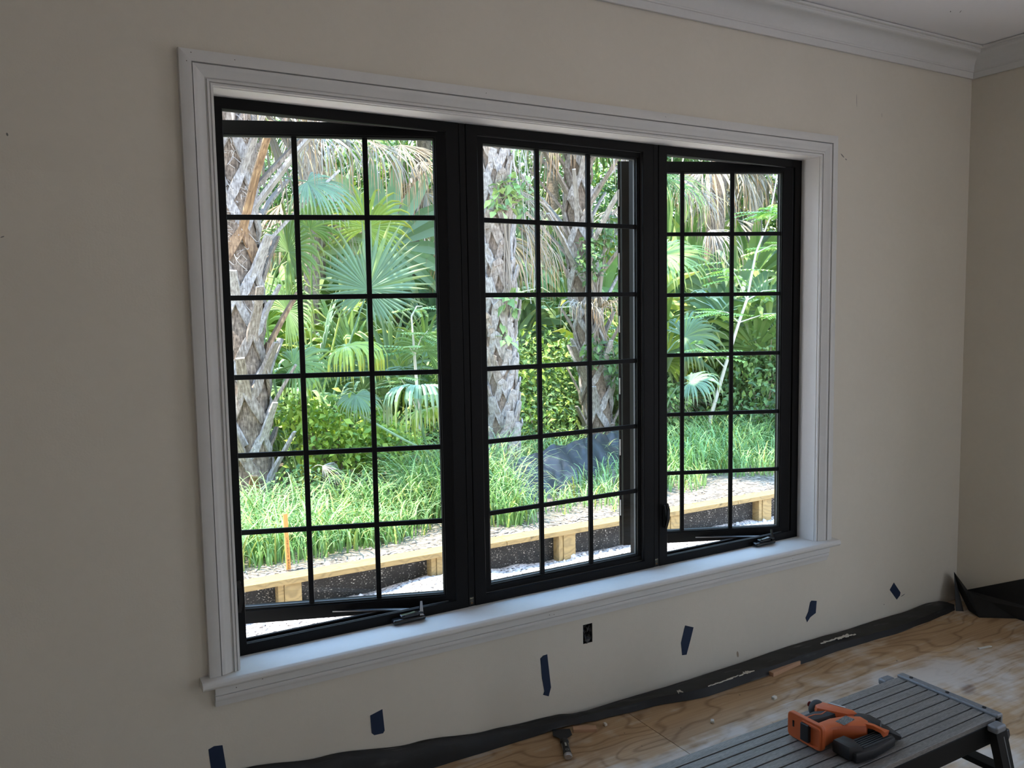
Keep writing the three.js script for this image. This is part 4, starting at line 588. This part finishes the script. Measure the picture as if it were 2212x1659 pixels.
// ---------------------------------------------------------------- felt paper along the wall
{
  const rows = [[-1.2, 0.23, 0.215, 0.03, 0.0, 0.034], [-0.3, 0.205, 0.19, 0.03, 0.0, 0.034], [0, 0.176, 0.158, 0.03, 0, 0.034], [0.25, 0.141, 0.122, 0.028, 0, 0.034], [0.58, 0.095, 0.076, 0.028, 0, 0.036], [0.88, 0.058, 0.036, 0.03, 0, 0.038], [1.05, 0.046, 0.034, 0.036, 0.004, 0.044], [1.17, 0.04, 0.034, 0.042, 0.01, 0.05], [1.25, 0.022, 0.03, 0.055, 0.008, 0.062], [1.32, 0.018, 0.03, 0.062, 0.005, 0.07], [1.54, 0.016, 0.032, 0.082, 0.003, 0.09], [1.84, 0.016, 0.036, 0.132, 0.002, 0.142], [2.1, 0.018, 0.036, 0.128, 0.001, 0.136], [2.4, 0.026, 0.034, 0.12, 0.001, 0.13], [2.65, 0.025, 0.032, 0.112, 0, 0.12], [2.9, 0.022, 0.03, 0.118, 0, 0.126], [3.07, 0.022, 0.028, 0.126, 0, 0.134], [3.3, 0.02, 0.03, 0.115, 0, 0.122], [3.5, 0.03, 0.032, 0.1, 0, 0.108], [3.6, 0.022, 0.028, 0.09, 0, 0.096]];
  const gb = new GB(), n = 260, P = []; const L = (x) => { let i = 0; while (i + 2 < rows.length && rows[i + 1][0] < x) i++; const t = clamp((x - rows[i][0]) / (rows[i + 1][0] - rows[i][0])), s = t * t * (3 - 2 * t); return rows[i].map((v, k) => mix(v, rows[i + 1][k], s)); };
  for (let i = 0; i <= n; i++) {
    const x = mix(-1.2, 3.6, i / n), [, ya, yb, zb, yc, zc] = L(x), w = (s, q) => 0.004 * N3(x * q, s, 3) + 0.0015 * N3(x * q * 4, s, 8), row = [V(x, ya + w(0, 3), 0.004)];
    for (let k = 1; k <= 5; k++) { const t = k / 5; row.push(V(x, mix(ya, yb, t) + w(k, 6) * 1.4 + 0.004 * Math.sin(t * PI), mix(0.004, zb, t) + (k === 5 ? w(9, 4) : 0))); }
    for (let k = 1; k <= 2; k++) row.push(V(x, mix(yb, yc, k / 2), mix(zb, zc, k / 2) + w(12, 5) * 0.6)); P.push(row);
  }
  for (let i = 0; i < n; i++) for (let k = 0; k < 7; k++) { const a = P[i][k], b = P[i + 1][k], c = P[i + 1][k + 1], d = P[i][k + 1], q = (p, kk) => gb.v(p, p.x, kk * 0.03); q(a, k); q(d, k + 1); q(c, k + 1); q(a, k); q(c, k + 1); q(b, k); }
  const t = thing('felt_paper', 'dusty black felt paper strip creased along the foot of the window wall', 'felt paper');
  mesh('paper_strip', gb.build(0.7), M.felt, t);
  for (const [x, l, w, z] of [[2.02, 0.16, 0.006, 0.132], [2.06, 0.03, 0.016, 0.128], [2.68, 0.2, 0.012, 0.08], [1.7, 0.02, 0.014, 0.11], [2.75, 0.12, 0.01, 0.09], [1.9, 0.14, 0.004, 0.137]]) { const g = new GB(), r = rng(x * 1000); g.col = [1, 1, 1]; for (let k = 0; k < 7; k++) { const a = x + (k / 7 - 0.5) * l, y = L(a); const tt = clamp((z - 0.004) / (y[3] - 0.004)), yy = mix(y[1], y[2], tt) + 0.0065 + 0.0045 * Math.sin(tt * PI); strap(g, [V(a, yy, z + (r() - 0.5) * w), V(a + l / 7, yy + 0.0005, z + (r() - 0.5) * w)], [w * (0.4 + r() * 0.8), w * (0.3 + r() * 0.5)], [0.003, 0.003], UP); } mesh('plaster_crumb', g.build(), M.plaster, t); }
  // second sheet in the corner, standing up and folding along the right-hand wall
  const c = thing('felt_paper', 'black felt paper peaked up in the corner and folded along the right-hand wall', 'felt paper');
  const g2 = new GB(), tri = (...p) => { for (let k = 1; k + 1 < p.length; k++) g2.tri(p[0], p[k], p[k + 1]); };
  const apex = V(3.655, 0.185, 0.05), l0 = V(3.592, 0.0, 0.105), l1 = V(3.605, 0.04, 0.095), pk = V(3.735, 0.068, 0.09), tip = V(3.6, 0.001, 0.225), e1 = V(3.755, 0.235, 0.40), e0 = V(3.757, 0.07, 0.06), m1 = V(3.735, 0.05, 0.2), fl = V(3.74, 0.002, 0.33), e2 = V(3.757, 0.5, 1.0), fl2 = V(3.73, 0.002, 0.95), m2 = V(3.748, 0.08, 0.5);
  tri(apex, l1, l0, V(3.622, 0.0, 0.13), V(3.655, 0.09, 0.08)); tri(apex, V(3.655, 0.09, 0.08), V(3.63, 0.01, 0.15), tip, pk); tri(pk, tip, m1); tri(tip, fl, m1); tri(pk, m1, e0); tri(e0, m1, m2, e1); tri(m1, fl, m2); tri(m2, fl, fl2); tri(m2, fl2, e2, e1); tri(apex, pk, e0, V(3.73, 0.12, 0.02));
  mesh('paper_sheet', g2.build(), M.feltDark, c);
}
// ---------------------------------------------------------------- painter's tape scraps
{
  const T = [['torn blue tape scrap on the wall at the bottom left, below the sill horn', [[-0.107, 0.266], [-0.09, 0.272], [-0.065, 0.268], [-0.055, 0.17], [-0.1, 0.17]]],
    ['short wide blue tape scrap left of the long one under the window', [[0.418, 0.235], [0.462, 0.246], [0.468, 0.168], [0.462, 0.16], [0.43, 0.162], [0.421, 0.172]]],
    ['longest blue tape strip, below the middle of the sill', [[1.102, 0.278], [1.114, 0.287], [1.133, 0.288], [1.148, 0.153], [1.137, 0.12], [1.112, 0.132], [1.118, 0.145], [1.108, 0.2]]],
    ['blue tape strip tapering downwards right of the hole in the wall', [[1.827, 0.257], [1.845, 0.25], [1.874, 0.239], [1.858, 0.19], [1.835, 0.127], [1.811, 0.13], [1.804, 0.185]]],
    ['blue tape scrap with a notched foot below the right end of the sill', [[2.602, 0.208], [2.612, 0.214], [2.647, 0.206], [2.642, 0.148], [2.605, 0.135], [2.583, 0.115], [2.572, 0.138], [2.59, 0.165]]],
    ['diamond-shaped blue tape scrap nearest the corner', [[3.224, 0.19], [3.279, 0.128], [3.276, 0.114], [3.25, 0.096], [3.192, 0.158]]]];
  T.forEach(([label, pts], i) => { const g = poly(pts, 0.0012, 0); const p = g.attributes.position; for (let k = 0; k < p.count; k++) p.setZ(k, p.getZ(k) + 0.0003); tag(mesh('tape_scrap', g, M.tape), label, 'tape', "painter's tape scraps on the wall"); });
}
// hole in the wall stuffed with black plastic
{
  const t = thing('outlet_opening', 'cut-out in the wall stuffed with crumpled black plastic', 'wall box', [1.3235, 0.329, 0]);
  mesh('box_back', mergeGeometries([box(-0.0225, 0.0225, -0.039, 0.039, -0.06, -0.055), box(-0.0225, -0.021, -0.039, 0.039, -0.06, -0.002), box(0.021, 0.0225, -0.039, 0.039, -0.06, -0.002), box(-0.0225, 0.0225, 0.0375, 0.039, -0.06, -0.002), box(-0.0225, 0.0225, -0.039, -0.0375, -0.06, -0.002)]), M.black, t);
  const g = new THREE.PlaneGeometry(0.042, 0.076, 14, 24), p = g.attributes.position; for (let i = 0; i < p.count; i++) p.setZ(i, -0.008 + 0.018 * N3(p.getX(i) * 90, p.getY(i) * 45, 2) + 0.008 * N3(p.getX(i) * 200, p.getY(i) * 120, 5)); g.computeVertexNormals(); mesh('crumpled_plastic', g, std({ color: lin(0.012, 0.011, 0.01), roughness: 0.18, side: THREE.DoubleSide }), t);
}
// ---------------------------------------------------------------- putty knife and scraps on the floor
{
  const t = thing('putty_knife', 'black and grey putty knife lying half under the felt paper', 'putty knife', [1.09, 0, 0.19], 0); t.rotation.y = -0.45;
  // local: +z towards the metal end cap
  const prof = (z, w, h) => { const q = []; for (let k = 0; k < 10; k++) { const a = k / 10 * 2 * PI; q.push(V(Math.cos(a) * w, 0.013 + Math.sin(a) * h, z)); } return q; };
  const loft = (rs) => { const gb = new GB(); for (let i = 0; i + 1 < rs.length; i++) for (let k = 0; k < 10; k++) { const j = (k + 1) % 10; gb.quad(rs[i][k], rs[i][j], rs[i + 1][j], rs[i + 1][k]); } for (const r of [rs[0], rs.at(-1)]) for (let k = 1; k < 9; k++) gb.tri(r[0], r[k], r[k + 1]); return gb.build(0.7); };
  mesh('handle', loft([prof(-0.058, 0.012, 0.008), prof(-0.054, 0.0165, 0.0115), prof(-0.04, 0.0165, 0.0115), prof(-0.036, 0.0125, 0.0105), prof(0.0, 0.0125, 0.011), prof(0.022, 0.0145, 0.012), prof(0.045, 0.016, 0.0125)]), M.black, t);
  mesh('end_cap', loft([prof(0.045, 0.0155, 0.012), prof(0.058, 0.0155, 0.012), prof(0.062, 0.013, 0.0095)]), M.metal, t);
  for (const s of [-1, 1]) mesh('grip_inlay', rbox(0.004, 0.008, 0.05, 0.0018, s * 0.0115, 0.013, -0.008), std({ color: lin(0.16, 0.165, 0.16), roughness: 0.6 }), t);
  const cv = document.createElement('canvas'); cv.width = 256; cv.height = 64; const c = cv.getContext('2d'); c.fillStyle = '#0b0b0b'; c.fillRect(0, 0, 256, 64); c.fillStyle = '#c4c4bc'; for (const [x, w] of [[62, 8], [76, 8], [92, 22], [120, 8], [134, 20], [160, 8], [174, 18]]) c.fillRect(x, 14, w, 36); const tx = new THREE.CanvasTexture(cv); tx.colorSpace = THREE.SRGBColorSpace;
  const lg = new THREE.PlaneGeometry(0.044, 0.011); lg.rotateX(-PI / 2); lg.rotateY(-PI / 2); lg.translate(0, 0.0246, -0.008); mesh('lettering', lg, std({ map: tx, roughness: 0.5 }), t);
  const ring = new THREE.TorusGeometry(0.006, 0.0012, 5, 16); ring.rotateX(PI / 2); ring.translate(0, 0.0252, 0.03); mesh('hang_hole', ring, std({ color: lin(0.2, 0.2, 0.19) }), t);
  const bl = poly([[-0.012, 0.055], [0.012, 0.055], [0.016, 0.075], [0.036, 0.095], [0.034, 0.14], [-0.034, 0.14], [-0.036, 0.095], [-0.016, 0.075]], 0.0015, 0); bl.rotateX(-PI / 2); bl.translate(0, 0.011, 0); mesh('blade', bl, M.black, t);
  tag(mesh('wood_scrap', metreUV(rbox(0.2, 0.018, 0.03, 0.001)), M.wood), 'reddish wood offcut sticking out from under the felt paper', 'wood scrap').position.set(2.29, 0.009, 0.128); scene.getObjectByName('wood_scrap').rotation.y = 0.12;
  const w2 = tag(mesh('wood_scrap', rbox(0.09, 0.012, 0.03, 0.001), M.wood), 'thin brown wood sliver right of the putty knife blade', 'wood scrap'); w2.position.set(1.235, 0.006, 0.1); w2.rotation.y = -0.5;
  const sh = tag(mesh('shim', rbox(0.078, 0.006, 0.012, 0.002), M.plaster), 'cream sliver of wood on the open floor near the corner', 'shim'); sh.position.set(3.255, 0.003, 0.455); sh.rotation.y = -0.2;
  const crumbs = [[1.325, 0.11, 0.012, 'white crumb at the end of the plywood seam by the felt paper'], [2.04, 0.3, 0.016, 'small white plug on the floor below the reddish offcut'], [1.69, 0.31, 0.014, 'curled white chip on the floor between seam and platform']];
  for (const [x, z, s, l] of crumbs) { const g = rbox(s, s * 0.8, s * 1.4, s * 0.25); const m = tag(mesh('debris_chip', g, M.plaster), l, 'debris'); m.position.set(x, s * 0.4, z); m.rotation.y = x * 7; }
}
// ---------------------------------------------------------------- folding work platform
{
  const H = 0.37, x0 = 0.72, x1 = 1.945, z0 = 0.935, z1 = 1.262;
  const slatTex = texture(512, 64, (u, v) => { const l = Math.sin(v * 8 * 2 * PI), n = fbm(u * 60, v * 14, 2, 3), m = fbm(u * 5, v * 2, 6, 3), sp = fbm(u * 150, v * 30, 9, 2); let k = 112 + l * 18 + n * 40 + m * 34; if (sp > 0.42) k += 70; return [k * 1.1, k * 1.06, k * 1.02]; }, true, [1 / 0.9, 1 / 0.031]);
  const slatMat = std({ map: slatTex, roughness: 0.5, metalness: 0.15, bumpMap: slatTex, bumpScale: 0.0012 }), rail = new THREE.MeshPhysicalMaterial({ color: lin(0.006, 0.006, 0.005), roughness: 0.55, specularIntensity: 0.3 }), grey = std({ map: texture(128, 128, (u, v) => { const k = 124 + fbm(u * 30, v * 30, 2, 3) * 60; return [k, k * 1.01, k * 1.03]; }), roughness: 0.5, metalness: 0.3 });
  const t = thing('work_platform', 'folding aluminium work platform with grooved dark grey top', 'work platform', [x0, 0, z0]);
  const n = 9, w = (z1 - z0) / n;
  for (let k = 0; k < n; k++) mesh('slat', metreUV(rbox(x1 - x0 - 0.03, 0.014, w - 0.0045, 0.0012, (x1 - x0) / 2 - 0.012, H - 0.007, (k + 0.5) * w), 1, k * 0.13), slatMat, t);
  mesh('deck', box(0, x1 - x0 - 0.01, H - 0.022, H - 0.013, 0.004, z1 - z0 - 0.004), M.black, t);
  for (const z of [0.004, z1 - z0 - 0.004]) mesh('side_rail', rbox(x1 - x0 - 0.01, 0.062, 0.008, 0.002, (x1 - x0) / 2, H - 0.044, z), rail, t);
  const cap = mesh('end_bar', mergeGeometries([rbox(0.03, 0.012, z1 - z0 + 0.006, 0.005, x1 - x0 - 0.012, H + 0.002, (z1 - z0) / 2, 3), rbox(0.01, 0.07, z1 - z0, 0.003, x1 - x0 + 0.002, H - 0.034, (z1 - z0) / 2)]), grey, t);
  for (const f of [0.12, 0.5, 0.86]) { const s = new THREE.CylinderGeometry(0.006, 0.006, 0.003, 10); s.translate(x1 - x0 - 0.012, H + 0.009, f * (z1 - z0)); mesh('screw', s, M.black, cap); }
  for (const [z, s] of [[z1 - z0 + 0.018, 1], [-0.018, -1]]) for (const e of [1, 0]) {
    const xx = e ? x1 - x0 - 0.055 : 0.06, d = e ? 1 : -1, g = new GB();
    strap(g, [V(xx, H - 0.02, z), V(xx + 0.045 * d, 0.18, z + s * 0.012), V(xx + 0.09 * d, 0.004, z + s * 0.02)], [0.05, 0.048, 0.048], [0.026, 0.026, 0.026], ZD);
    const leg = mesh('leg', g.build(), rail, t);
    mesh('leg_cap', rbox(0.05, 0.022, 0.032, 0.007, xx - 0.002 * d, H - 0.014, z, 3), grey, leg); mesh('rubber_foot', rbox(0.055, 0.016, 0.036, 0.006, xx + 0.09 * d, 0.008, z + s * 0.02), M.rubber, leg);
    const gr = new GB(); strap(gr, [V(xx + 0.012, H - 0.04, z + 0.0136 * s), V(xx + 0.012 + 0.04 * d, 0.18, z + 0.0258 * s)], [0.004, 0.004], [0.002, 0.002], ZD); mesh('groove_edge', gr.build(), M.greyPlastic, leg);
  }
  for (const e of [1, 0]) { const xx = e ? x1 - x0 + 0.012 : 0; mesh('rung', rbox(0.05, 0.018, z1 - z0 + 0.03, 0.004, xx + (e ? -0.008 : 0.0), 0.2, (z1 - z0) / 2), rail, t); }
  mesh('hinge_bracket', poly([[-0.02, -0.03], [0.03, -0.045], [0.052, -0.005], [0.045, 0.014], [-0.01, 0.012]], 0.02, 0.002), M.black, t).position.set(x1 - x0, H - 0.07, z1 - z0 - 0.02);
}
// ---------------------------------------------------------------- orange nail gun
{
  const t = thing('nail_gun', 'orange and black cordless nail gun without battery, lying on the grey platform', 'nail gun', [1.322, 0.3705, 1.062]); t.scale.setScalar(0.9);
  // local axes: x towards the nose, z across, y up; foot plate stands at x = 0
  const rr = (w, h, r) => { const s = new THREE.Shape(); s.moveTo(-w / 2 + r, -h / 2); s.lineTo(w / 2 - r, -h / 2); s.quadraticCurveTo(w / 2, -h / 2, w / 2, -h / 2 + r); s.lineTo(w / 2, h / 2 - r); s.quadraticCurveTo(w / 2, h / 2, w / 2 - r, h / 2); s.lineTo(-w / 2 + r, h / 2); s.quadraticCurveTo(-w / 2, h / 2, -w / 2, h / 2 - r); s.lineTo(-w / 2, -h / 2 + r); s.quadraticCurveTo(-w / 2, -h / 2, -w / 2 + r, -h / 2); return s; };
  const EX = (s, d, b) => new THREE.ExtrudeGeometry(s, { depth: d, bevelEnabled: b > 0, bevelThickness: b, bevelSize: b, bevelOffset: -b, bevelSegments: 2, curveSegments: 8 });
  const foot = EX(rr(0.135, 0.082, 0.018), 0.01, 0.003); foot.rotateY(PI / 2); foot.translate(-0.006, 0.044, 0.008); const fm = mesh('battery_foot', foot, M.orange, t);
  const rim = rr(0.075, 0.07, 0.012); rim.holes.push(new THREE.Path(rr(0.06, 0.056, 0.008).getPoints())); const rg = EX(rim, 0.006, 0.001); rg.rotateY(-PI / 2); rg.translate(-0.008, 0.042, 0.034); mesh('foot_rim', rg, M.orange, fm);
  mesh('terminal_block', rbox(0.014, 0.056, 0.032, 0.003, -0.014, 0.045, 0.016), M.black, fm); mesh('latch_slot', box(-0.0105, -0.0085, 0.04, 0.06, -0.038, -0.033), M.black, fm);
  const lay = (pts, y0, h, b = 0.006) => { const g = poly(pts.map(([x, z]) => [x, -z]), h, b, 2); g.rotateX(-PI / 2); g.translate(0, y0, 0); return toCreasedNormals(g, 0.5); };
  mesh('motor_body', lay([[0.0, -0.01], [0.0, 0.068], [0.06, 0.058], [0.1, 0.072], [0.155, 0.108], [0.19, 0.09], [0.195, 0.055], [0.16, 0.028], [0.1, 0.012], [0.05, 0.012]], 0.006, 0.055, 0.01), M.orange, t);
  mesh('handle', lay([[0.13, -0.075], [0.115, -0.05], [0.14, -0.01], [0.165, 0.03], [0.2, 0.045], [0.21, 0.02], [0.19, -0.03], [0.17, -0.075]], 0.014, 0.05, 0.014), M.orange, t);
  const dome = new THREE.SphereGeometry(0.03, 18, 12); dome.scale(1, 0.95, 0.75); dome.translate(0.148, 0.04, -0.077); const cp = mesh('handle_end_cap', dome, M.rubber, t);
  const dt = new THREE.SphereGeometry(0.009, 12, 8); dt.scale(1, 1, 0.4); dt.translate(0.134, 0.052, -0.095); mesh('red_plug', dt, std({ color: lin(0.25, 0.03, 0.02) }), cp);
  mesh('grip', lay([[0.02, -0.055], [0.02, -0.022], [0.07, -0.005], [0.12, 0.0], [0.15, 0.0], [0.14, -0.035], [0.1, -0.052], [0.06, -0.05]], 0.016, 0.042, 0.012), M.rubber, t);
  const gr = new GB(); strap(gr, [V(0.04, 0.0585, -0.03), V(0.08, 0.0585, -0.028), V(0.1, 0.0585, -0.018), V(0.13, 0.0585, -0.024)], [0.003, 0.003, 0.003, 0.003], [0.002, 0.002, 0.002, 0.002], UP); mesh('grip_stripe', gr.build(), M.orange, t);
  const lab = texture(128, 64, (u, v, x, y) => { const row = Math.floor(y / 6), q = fbm(x * 0.35, row * 3.7, 4, 2); const k = y % 6 < 4 && q > 0.0 ? 150 : 62; return [k, k, k * 0.98]; });
  const lg = new THREE.PlaneGeometry(0.06, 0.032); lg.rotateX(-PI / 2); lg.rotateY(0.12); lg.translate(0.125, 0.0616, 0.052); const rp = mesh('rating_plate', lg, std({ map: lab, roughness: 0.6 }), t); rp.userData.label = 'grey rating plate';
  const ws = new GB(); ws.col = [0.5, 0.5, 0.5]; strap(ws, [V(0.172, 0.0645, -0.05), V(0.192, 0.0645, 0.0)], [0.008, 0.008], [0.001, 0.001], UP); mesh('name_stripe', ws.build(), std({ color: lin(0.42, 0.42, 0.43), roughness: 0.6 }), t);
  mesh('drive_housing', lay([[0.185, 0.03], [0.175, 0.1], [0.2, 0.125], [0.232, 0.105], [0.235, 0.06], [0.215, 0.03]], 0.008, 0.05, 0.01), M.black, t);
  const mag = mesh('magazine', lay([[0.03, 0.108], [0.03, 0.168], [0.1, 0.178], [0.215, 0.165], [0.235, 0.125], [0.18, 0.108], [0.1, 0.102]], 0.002, 0.03, 0.005), M.black, t);
  for (let k = 0; k < 6; k++) mesh('rib', rbox(0.13, 0.006, 0.004, 0.0015, 0.14, 0.033, 0.115 + k * 0.0085), M.rubber, mag);
  mesh('magazine_block', lay([[0.02, 0.09], [0.02, 0.15], [0.06, 0.165], [0.075, 0.12], [0.07, 0.09]], 0.004, 0.044, 0.008), M.black, t);
  const nz = new GB(); strap(nz, [V(0.2, 0.034, 0.1), V(0.235, 0.024, 0.128), V(0.262, 0.012, 0.15)], [0.06, 0.045, 0.016], [0.03, 0.024, 0.01], UP); mesh('nose', nz.build(), M.black, t);
  const hk = new GB(); strap(hk, [V(0.165, 0.054, 0.088), V(0.178, 0.054, 0.115), V(0.185, 0.05, 0.14), V(0.186, 0.046, 0.155)], [0.016, 0.013, 0.014, 0.024], [0.014, 0.012, 0.012, 0.018], UP); mesh('belt_hook', hk.build(0.6), M.orange, t);
}
renderer.render(scene, camera);
